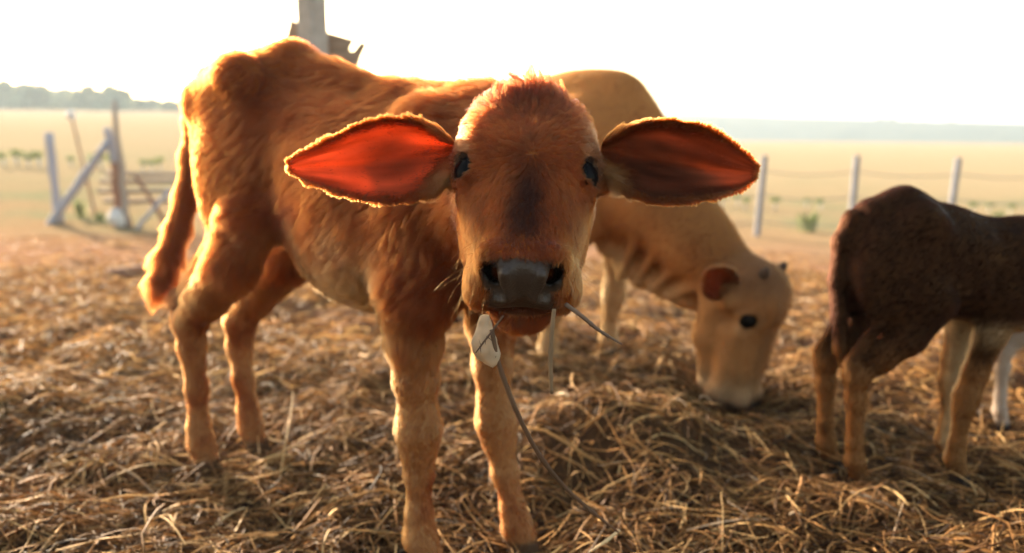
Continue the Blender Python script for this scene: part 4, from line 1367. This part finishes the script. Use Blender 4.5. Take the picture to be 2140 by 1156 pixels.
def stalk(name, pts, rad, colr, label, category, thorns=0, group=None, sides=8, seed=0):
    pts = np.array(pts, float)
    t = np.linspace(0, 1, len(pts)); tf = np.linspace(0, 1, 26)
    P = np.stack([np.interp(tf, t, pts[:, i]) for i in range(3)], 1)
    for _ in range(3):
        P[1:-1] = .25 * P[:-2] + .5 * P[1:-1] + .25 * P[2:]
    g = np.random.default_rng(seed)
    r = np.interp(tf, np.linspace(0, 1, len(rad)), rad)
    knots = 1 + .35 * np.exp(-((tf[:, None] - np.array([.22, .52, .8])[None]) / .015) ** 2).sum(1)
    V, Fc = tube(P, r * knots, sides)
    Fc = [tuple(f) for f in Fc]
    V = list(V)
    for k in range(thorns):
        i = int(g.integers(2, 23)); d = unit(g.normal(size=3) + np.array([0, -.3, 0]))
        b0 = len(V); e1 = unit(np.cross(d, [0.3, 0.2, .9])); e2 = np.cross(d, e1); w = .0009
        ln = g.uniform(.006, .014)
        V += [P[i] + w * e1, P[i] - w * .5 * e1 + w * .8 * e2, P[i] - w * .5 * e1 - w * .8 * e2, P[i] + d * ln]
        Fc += [(b0, b0 + 1, b0 + 3), (b0 + 1, b0 + 2, b0 + 3), (b0 + 2, b0, b0 + 3)]
    V = np.array(V)
    base = P[0]
    o = mesh_object(name, V - base, Fc, M_straw, None, np.tile(colr, (len(V), 1)) * np.exp(.3 * vnoise(V, .02, seed))[:, None])
    o.location = tuple(base)
    return tag(o, label, category, group)


stalk("twig", [at(1028, 690, .925), at(1040, 760, .93), at(1078, 860, .95), at(1128, 958, 1.0), at(1190, 1030, 1.05), at(1250, 1080, 1.10), at(1292, 1112, 1.14)],
      [.0026, .0030, .0031, .0029, .0024, .0014], [.13, .072, .042], "long dark bent twig hanging from the calf's mouth down to the hay", "twig", 9, seed=3)
stalk("straw_stalk", [at(1158, 646, .918), at(1152, 700, .918), at(1150, 760, .92), at(1153, 822, .925)], [.0024, .0026, .0026, .0022],
      [.20, .125, .07], "short straight straw sticking straight down from the calf's lip", "straw", 3, seed=4)
stalk("twig", [at(1182, 636, .955), at(1215, 660, .965), at(1250, 690, .98), at(1300, 720, 1.0)], [.0028, .0026, .0022, .001],
      [.16, .10, .07], "thin dark twig poking sideways out of the calf's mouth", "twig", 8, seed=5)
stalk("twig", [at(1052, 660, .905), at(1030, 690, .903), at(1010, 716, .903), at(994, 738, .905)], [.0011, .0012, .0012, .0007],
      [.10, .055, .035], "fine thorny twig lying across the pale husk", "twig", 6, seed=6)
stalk("straw_stalk", [at(1295, 1108, 1.16), at(1268, 1130, 1.15), at(1232, 1154, 1.14)], [.0022, .0026, .0012], [.56, .40, .22],
      "pale pointed straw at the low end of the long bent twig", "straw", 0, seed=7)


def husk():
    # papery pale husk caught in the mouth: a closed, flattened teardrop, ridged where it is gathered
    nt_, nv_ = 34, 28
    top, bot = at(1010, 660, .930), at(1028, 768, .932)
    t, ph = np.linspace(0, 1, nt_), np.linspace(0, 2 * np.pi, nv_, endpoint=False)
    tt, pp = np.meshgrid(t, ph, indexing='ij')
    w = np.interp(tt, [0, .15, .35, .55, .72, .86, .95, 1], [.006, .011, .0135, .0160, .0168, .0135, .008, .0008])
    w = .84 * w * (1 + .10 * np.sin(pp * 5 + tt * 5) + .06 * np.sin(pp * 11 - 3 * tt) + .05 * np.sin(tt * 9 + pp))
    C = top + (bot - top) * tt[..., None] + np.array([1, 0, 0]) * (w * np.cos(pp) - .004 * np.sin(tt * 3.1))[..., None] + np.array([0, 1, 0]) * (.55 * w * np.sin(pp))[..., None]
    V = C.reshape(-1, 3) + .0035 * vnoise3(C.reshape(-1, 3), .022, 4) + .0012 * vnoise3(C.reshape(-1, 3), .007, 5)
    i = np.arange(nt_ - 1)[:, None] * nv_; j = np.arange(nv_)[None, :]; jn = (j + 1) % nv_
    Q = np.stack([i + j, i + jn, i + nv_ + jn, i + nv_ + j], -1).reshape(-1, 4)
    col = np.tile([.52, .39, .26], (len(V), 1)) * np.exp(.35 * vnoise(V, .008, 3))[:, None]
    o = mesh_object("husk", V - top, Q, mat_vcol("husk_paper", .6, .2, .5), None, col)
    o.location = tuple(top)
    tag(o, "papery white husk dangling from the corner of the calf's mouth", "husk")


husk()

# a few single pale pieces one can pick out in the hay
def chip(px, py, Y, ang, L, W, colr, label, curve=.15, seed=0):
    p = at(px, py, Y); p[2] = float(terrain(np.array([p[0]]), np.array([p[1]]))[0]) + .022
    d = np.array([math.cos(ang), math.sin(ang), .15]); n = np.array([-d[1], d[0], 0])
    pts = [p - d * L / 2, p - d * L / 5 + n * curve * L * .5 + [0, 0, .004], p + d * L / 5 + n * curve * L * .5 + [0, 0, .006], p + d * L / 2]
    stalk("straw_stalk", pts, [W * .5, W, W * .9, W * .4], colr, label, "straw", 0, seed=seed, sides=6)


def groundY(px, py):
    d = ray(px, py)
    return d[1] * CAM_H / -d[2]


chip(555, 818, groundY(555, 818), -.6, .075, .005, [.72, .58, .40], "short fat cream straw lying behind the orange calf's hind foot", .05, 11)
chip(470, 1105, groundY(470, 1105), 1.1, .11, .0028, [.62, .44, .22], "bright yellow straw standing up in front of the orange calf", .1, 12)
chip(1345, 870, groundY(1345, 900), 1.9, .10, .0034, [.46, .30, .15], "thick tan stalk propped on the hay heap beside the grazing cow", .1, 13)
chip(1400, 895, groundY(1400, 930), .9, .13, .0028, [.50, .30, .14], "long leaning tan stalk below the grazing cow's muzzle", .05, 14)
chip(1175, 920, groundY(1175, 920), -1.0, .06, .0042, [.66, .52, .34], "stubby pale straw beside the orange calf's far foreleg", .1, 15)
print("stalks", round(time.time() - T0, 1))

# ================================================================== POSTS, FENCES, FAR THINGS
def prism(name, poly, y0, y1, mat, parent=None, base=(0, 0, 0)):
    """polygon in x,z given real thickness in y"""
    n = len(poly)
    V = [(x, y0, z) for x, z in poly] + [(x, y1, z) for x, z in poly]
    Fc = [tuple(range(n)), tuple(range(2 * n - 1, n - 1, -1))] + [(i, i + n, (i + 1) % n + n, (i + 1) % n) for i in range(n)]
    o = mesh_object(name, np.array(V) - np.array(base), Fc, mat, parent, smooth_shade=False)
    return o


def box_between(name, a, b, w, d, mat, parent=None, base=(0, 0, 0), bev=.12, rot=0.0):
    """bevelled bar from a to b"""
    a, b = np.asarray(a, float), np.asarray(b, float)
    ax = unit(b - a)
    ref = np.array([0, 1.0, 0]) if abs(ax[1]) < .9 else np.array([1.0, 0, 0])
    e1 = unit(np.cross(ref, ax)); e2 = np.cross(ax, e1)
    e1, e2 = e1 * math.cos(rot) + e2 * math.sin(rot), e2 * math.cos(rot) - e1 * math.sin(rot)
    k = 1 - bev * 2
    prof = [(-k, -1), (k, -1), (1, -k), (1, k), (k, 1), (-k, 1), (-1, k), (-1, -k)]
    V = [p + e1 * u * w / 2 + e2 * v * d / 2 for p in (a, b) for u, v in prof]
    Fc = [(i, (i + 1) % 8, (i + 1) % 8 + 8, i + 8) for i in range(8)] + [tuple(range(7, -1, -1)), tuple(range(8, 16))]
    return mesh_object(name, np.array(V) - np.array(base), Fc, mat, parent, smooth_shade=False)


def log_between(name, a, b, r0, r1, mat, parent=None, base=(0, 0, 0), wob=.03, seed=0, n=9, sides=9):
    a, b = np.asarray(a, float), np.asarray(b, float)
    t = np.linspace(0, 1, n)[:, None]
    P = a + (b - a) * t
    g = np.random.default_rng(seed)
    L = np.linalg.norm(b - a)
    P[1:-1] += g.normal(0, wob * L * .15, (n - 2, 3))
    V, Fc = tube(P, np.interp(t[:, 0], [0, 1], [r0, r1]) * (1 + g.normal(0, .05, n)), sides)
    V = V + .12 * r0 * vnoise3(V, r0 * 1.5, seed)
    return mesh_object(name, V - np.array(base), Fc, mat, parent)


def tz(x, y):
    return float(terrain(np.array([x]), np.array([y]))[0])


# concrete post and the broken board fixed to it
pc = at(653, 60, 4.5)
o = box_between("post", (pc[0], pc[1], tz(pc[0], pc[1]) - .2), (pc[0], pc[1], 2.5), .118, .118, M_conc, None, (pc[0], pc[1], 0), .06, math.radians(-38))
o.location = (pc[0], pc[1], 0)
tag(o, "square grey concrete post rising behind the orange calf's back", "post")
bp_ = [at(x, y, 4.62) for x, y in [(609, 40), (622, 47), (680, 66), (741, 83), (731, 101), (734, 108), (740, 107), (752, 92), (756, 88), (767, 91), (753, 122), (738, 190), (585, 140), (598, 84)]]
bz = np.array(bp_).mean(0)
o = prism("board", [(p[0], p[2]) for p in bp_], 4.60, 4.63, M_board, None, bz)
o.location = tuple(bz)
tag(o, "broken tan board with a notch fixed across the concrete post", "board")

# wooden corral on the left
YF = 9.0


def corral_post(px0, py0, px1, py1, r0, r1, mat, label, cat, name, Y=YF, seed=0, group=None):
    a, b = at(px0, py0, Y), at(px1, py1, Y)
    a[2] = min(a[2], tz(a[0], a[1])) - .04
    o = log_between(name, a, b, r0, r1, mat, None, a, .03, seed)
    o.location = tuple(a)
    return tag(o, label, cat, group)


corral_post(124, 470, 102, 277, .052, .046, M_greywood, "leftmost pale grey wooden post leaning left, its foot behind a slanting brace", "post", "wooden_post", 9.1, 1)
corral_post(96, 474, 226, 296, .050, .044, M_greywood, "slanting grey pole bracing two wooden posts at the left", "brace", "brace_pole", 8.95, 2)
g0 = at(258, 470, 9.0)
rp_ = empty("wooden_post", g0, "stout brown-footed wooden post with grey top, hung with gate rails", "post")
a_, m_, t_ = at(259, 472, 9.0), at(243, 340, 9.0), at(223, 268, 9.0)
a_[2] -= .06
log_between("trunk_foot", a_, m_, .085, .062, M_redwood, rp_, g0, .03, 3)
log_between("top", m_ + np.array([0, 0, -.01]), t_, .050, .042, M_greywood, rp_, g0, .02, 4)
corral_post(266, 472, 239, 210, .040, .026, M_wood, "tall thin brownish pole leaning beside the stout brown post", "pole", "wooden_pole", 8.9, 5)
gate = empty("rail_gate", at(285, 470, 9.15), "low gate of weathered horizontal rails between posts, half hidden by the calf's tail", "gate")
gb = np.array(gate.location)
for k, (yl, x0, x1) in enumerate([(364, 222, 470), (379, 210, 470), (399, 205, 470), (420, 218, 470)]):
    log_between("rail", at(x0, yl, 9.15), at(x1, yl + 1, 9.2), .030, .027, M_wood, gate, gb, .02, 20 + k, sides=7)
log_between("gate_post", at(455, 475, 9.2), at(452, 350, 9.2), .05, .045, M_wood, gate, gb, .02, 28)
corral_post(278, 472, 352, 400, .026, .022, M_greywood, "thin grey stick slanting up to the right across the rail gate", "stick", "stick", 8.85, 6)
corral_post(352, 416, 284, 366, .026, .022, M_redwood, "thin brown stick slanting down to the right over the gate rails", "stick", "stick", 8.98, 7)
# pole with a bag on top
fp = empty("marker_pole", at(196, 470, 9.6), "thin reddish pole leaning left with a white bag tied on top", "pole")
fb = np.array(fp.location)
log_between("pole", at(205, 470, 9.6), at(150, 245, 9.6), .018, .012, M_redwood, fp, fb, .01, 31)
Vb, Qb = uv_sphere(at(148, 241, 9.58), .055, 16, 10)
Vb = Vb + .02 * vnoise3(Vb, .05, 4)
mesh_object("bag", Vb - fb, Qb, M_white, fp)
# white sack at the post foot
sp = at(243, 456, 8.8)
Vb, Qb = uv_sphere((0, 0, 0), .10, 20, 14)
Vb = Vb * np.array([.95, .9, 1.0]) + .025 * vnoise3(Vb, .08, 8)
o = mesh_object("sack", Vb, Qb, M_white); o.location = tuple(sp)
tag(o, "crumpled white sack at the foot of the stout brown post", "sack")
# dark plank lying on the yard
pa, pb = at(218, 541, 4.55), at(312, 533, 4.7)
pa[2], pb[2] = tz(pa[0], pa[1]) + .02, tz(pb[0], pb[1]) + .02
o = box_between("plank", pa, pb, .09, .035, M_redwood, None, pa, .1); o.location = tuple(pa)
tag(o, "short dark plank lying flat on the bare yard left of the calf's tail", "plank")

# wire fence on the right
posts = [(1580, 500, 1598, 325), (1777, 470, 1791, 325), (1980, 470, 2003, 330), (2196, 480, 2215, 330), (1392, 500, 1402, 325)]
fl_ = ["grey fence post between the cow's back and the calf's right ear tip", "grey fence post standing directly behind the dark brown calf's rump",
       "grey fence post above the dark brown calf's lowered back", None, None]
fl_[0] = "grey fence post just beyond the tip of the brown ear, leftmost of the wire fence"
wire_pts = []
for i, (x0, y0, x1, y1) in enumerate(posts):
    Yp = 10.0
    a, b = at(x0, y0, Yp), at(x1, y1, Yp)
    a[2] = tz(a[0], a[1]) - .15
    wire_pts.append((a, b))
    if fl_[i] is None:
        continue
    o = box_between("fence_post", a, b, .062, .062, M_postgrey, None, a, .1); o.location = tuple(a)
    tag(o, fl_[i] or "grey fence post hidden behind the orange calf's ear and the tan cow", "post", "grey posts of the wire fence")
wf = empty("wire_fence", wire_pts[4][0], "thin sagging fence wires strung between the grey posts", "wire fence")
wb = np.array(wf.location)
order = [4, 0, 1, 2, 3]
for h in (.30, .58, .84):
    pts = []
    for q0, q1 in zip(order[:-1], order[1:]):
        p0 = wire_pts[q0][0] * (1 - h) + wire_pts[q0][1] * h + np.array([0, -.035, 0]); p1 = wire_pts[q1][0] * (1 - h) + wire_pts[q1][1] * h + np.array([0, -.035, 0])
        for t in np.linspace(0, 1, 9)[:-1]:
            pts.append(p0 * (1 - t) + p1 * t - np.array([0, 0, .05 * 4 * t * (1 - t)]))
    pts.append(p1)
    V, Fc = tube(pts, .0055, 5)
    mesh_object("wire", V - wb, Fc, M_wire, wf)


def leaf_cloud(n, c, rad, size, seed, shape=1.0):
    """many small leaf faces through a crown's volume, with lobes and gaps"""
    g = np.random.default_rng(seed)
    k = 9
    lob = g.normal(size=(k, 3)); lob = unit(lob) * g.uniform(.25, .75, (k, 1))
    P = lob[g.integers(0, k, n)] + unit(g.normal(size=(n, 3))) * (g.random((n, 1)) ** .5) * .42
    P = P * np.asarray(rad) + np.asarray(c)
    a = unit(g.normal(size=(n, 3))); b = unit(np.cross(a, g.normal(size=(n, 3))))
    s = size * g.uniform(.5, 1.4, (n, 1))
    V = np.stack([P - a * s, P + b * s * .45, P + a * s, P - b * s * .45], 1).reshape(-1, 3)
    Fc = np.arange(4 * n).reshape(-1, 4)
    return V, Fc


def tree(name, base, h, rad, n, size, c0, label, cat, seed, group=None, flat=1.0, trunk_r=.1):
    root = empty(name, base, label, cat, group)
    g = np.random.default_rng(seed)
    tp = [np.zeros(3), np.array([.05, 0, .35]) * h, np.array([-.02, .02, .6]) * h, np.array([.03, 0, .8]) * h]
    V, Fc = tube(tp, [trunk_r, trunk_r * .75, trunk_r * .5, trunk_r * .2], 7)
    V = list(V); Fc = list(Fc)
    for k in range(4):
        a = g.random() * 6.28
        Vb_, Fb_ = tube([np.array([.03, 0, .42 + .08 * k]) * h, np.array([.03 * h + math.cos(a) * rad[0] * .3, math.sin(a) * rad[0] * .3, (.58 + .07 * k) * h]),
                         np.array([math.cos(a) * rad[0] * .6, math.sin(a) * rad[0] * .6, (.68 + .06 * k) * h])], [trunk_r * .45, trunk_r * .3, trunk_r * .12], 5)
        o_ = len(V); V += list(Vb_); Fc += [tuple(i + o_ for i in f) for f in Fb_]
    mesh_object("trunk", np.array(V), Fc, M_bark, root)
    V, Fc = leaf_cloud(n, (0, 0, h - rad[2] * 1.05), rad, size, seed)
    col = np.tile(c0, (len(V), 1)) * np.repeat(np.exp(g.normal(0, .3, len(V) // 4)), 4)[:, None]
    mesh_object("crown", V, Fc, M_leaf, root, col, smooth_shade=False)
    return root


# tree line on the left skyline
TL = "trees of the far left tree line"
proto = []
for k in range(4):
    proto.append(tree("tree", (0, 0, 0), 5.0, (2.9, 2.9, 2.5), 2600, .42, [[.21, .24, .14], [.23, .25, .15], [.20, .23, .14], [.24, .26, .16]][k],  # pale leaves: the veil of glare is put into their colour
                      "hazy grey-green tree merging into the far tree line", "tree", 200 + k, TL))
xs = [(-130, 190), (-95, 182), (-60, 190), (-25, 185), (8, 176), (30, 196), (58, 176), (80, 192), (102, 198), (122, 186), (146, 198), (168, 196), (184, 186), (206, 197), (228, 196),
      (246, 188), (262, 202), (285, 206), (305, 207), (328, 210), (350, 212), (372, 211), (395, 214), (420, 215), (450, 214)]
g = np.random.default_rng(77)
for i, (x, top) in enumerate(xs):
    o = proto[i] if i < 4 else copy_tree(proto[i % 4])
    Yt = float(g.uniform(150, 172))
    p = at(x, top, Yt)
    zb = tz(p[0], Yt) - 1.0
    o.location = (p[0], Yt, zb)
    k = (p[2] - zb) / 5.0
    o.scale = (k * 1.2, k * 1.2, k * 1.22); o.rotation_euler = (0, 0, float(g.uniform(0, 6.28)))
    if x == 58:
        o["label"] = "tallest hazy tree of the far left tree line"
        o["group"] = TL
p = at(307, 184, 175)
zb = tz(p[0], 175)
tree("tree", (p[0], 175, zb), p[2] - zb, (2.0, 2.0, .55), 500, .28, [.075, .10, .05], "lone umbrella-shaped tree rising above the far tree line beside the calf's tail", "tree", 230, TL, trunk_r=.12)
# trees on the blue ridge to the right
RT = "trees on the blue ridge"
rproto = tree("tree", (0, 0, 0), 9.0, (7.5, 7.5, 3.4), 900, .8, [.045, .06, .035], "hazy blue clump of trees on the far ridge", "tree", 240, RT, trunk_r=.3)
for i, (x, y, sc_) in enumerate([(1838, 243, 1.0), (1866, 244, .9), (1905, 249, .7), (1930, 250, .6), (1985, 249, 1.0), (2008, 254, .7), (1440, 238, .9), (1468, 240, .7), (1220, 238, .8), (2110, 262, .8)]):
    o = rproto if i == 0 else copy_tree(rproto)
    p = at(x, y, 470)
    sc_ *= .45
    o.location = (p[0], 470, p[2] - 9.0 * sc_); o.scale = (sc_ * 1.3, sc_ * 1.3, sc_); o.rotation_euler = (0, 0, i * 1.3)

# young plants in white sleeves, in rows beyond the fences
def sapling(base, h, seed):
    root = empty("sapling", base, "small green sapling in a white sleeve in the planted row", "sapling", "saplings in white sleeves")
    V, Fc = tube([(0, 0, -.03), (0, 0, h * .25), (0, 0, h * .5)], [.034, .034, .032], 10)
    mesh_object("sleeve", V, Fc, M_white, root)
    V, Fc = leaf_cloud(120, (0, 0, h * .66), (h * .42, h * .42, h * .24), .05, seed)
    mesh_object("foliage", V, Fc, M_leaf, root, np.tile([.20, .24, .09], (len(V), 1)), smooth_shade=False)
    return root


sp0 = sapling((0, 0, 0), .5, 90)
g = np.random.default_rng(99)
row = [(x, 17.0) for x in (-60, -30, 10, 37, 62, 84, 150, 190, 212, 235, 300, 318, 335)] + [(x, 14.0) for x in (1448, 1475, 1500, 1512, 1545, 1560, 1625, 1690, 1720, 1845, 1880, 1915, 2040, 2075, 2120, 2180)]
for i, (x, Yr) in enumerate(row):
    o = sp0 if i == 0 else copy_tree(sp0)
    Yq = Yr + float(g.uniform(-.4, .4))
    p = at(x, 360, Yq)
    o.location = (p[0], Yq, tz(p[0], Yq)); k = float(g.uniform(.75, 1.15)) * (.50 if x > 1000 else .72)
    o.scale = (k, k, k); o.rotation_euler = (0, 0, float(g.uniform(0, 6.28)))
    if x > 1000:
        o["label"] = "small sapling in a white sleeve in the row beyond the wire fence"
        o["group"] = "saplings beyond the wire fence"
    else:
        o["label"] = "small sapling in a white sleeve in the row beyond the wooden corral"


# green weeds
def weed(px, py, Y, h, label, seed):
    p = at(px, py, Y); p[2] = tz(p[0], p[1])
    g = np.random.default_rng(seed)
    V, Fc = [], []
    for k in range(26):
        a = g.random() * 6.28; ln = h * g.uniform(.5, 1.1); sp_ = g.uniform(.1, .5)
        b = np.array([g.normal(0, h * .12), g.normal(0, h * .12), 0])
        d = np.array([math.cos(a) * sp_, math.sin(a) * sp_, 1.0]); n = np.array([-math.sin(a), math.cos(a), 0]) * h * .06
        m = b + d * ln * .55; t = b + d * ln + np.array([math.cos(a), math.sin(a), -.6]) * ln * .18
        i = len(V)
        V += [b - n * .4, b + n * .4, m + n, m - n, t]
        Fc += [(i, i + 1, i + 2, i + 3), (i + 3, i + 2, i + 4)]
    o = mesh_object("weed", np.array(V), Fc, M_leaf, None, np.tile([.17, .20, .09], (len(V), 1)) * np.exp(.2 * g.normal(size=(len(V), 1))))
    o.location = tuple(p)
    tag(o, label, "weed", "green weeds")


weed(166, 425, 9.6, .26, "small green weed growing behind the slanting grey brace pole", 1)
weed(208, 446, 9.3, .16, "low green weed left of the stout brown gate post", 2)
weed(1690, 470, 10.6, .34, "leafy green weed between the first two wire fence posts", 3)
weed(2090, 425, 12.0, .30, "green weed behind the wire fence near the photo's right edge", 4)
weed(1495, 440, 11.5, .22, "faint green weed just left of the first wire fence post", 5)
print("done", round(time.time() - T0, 1))
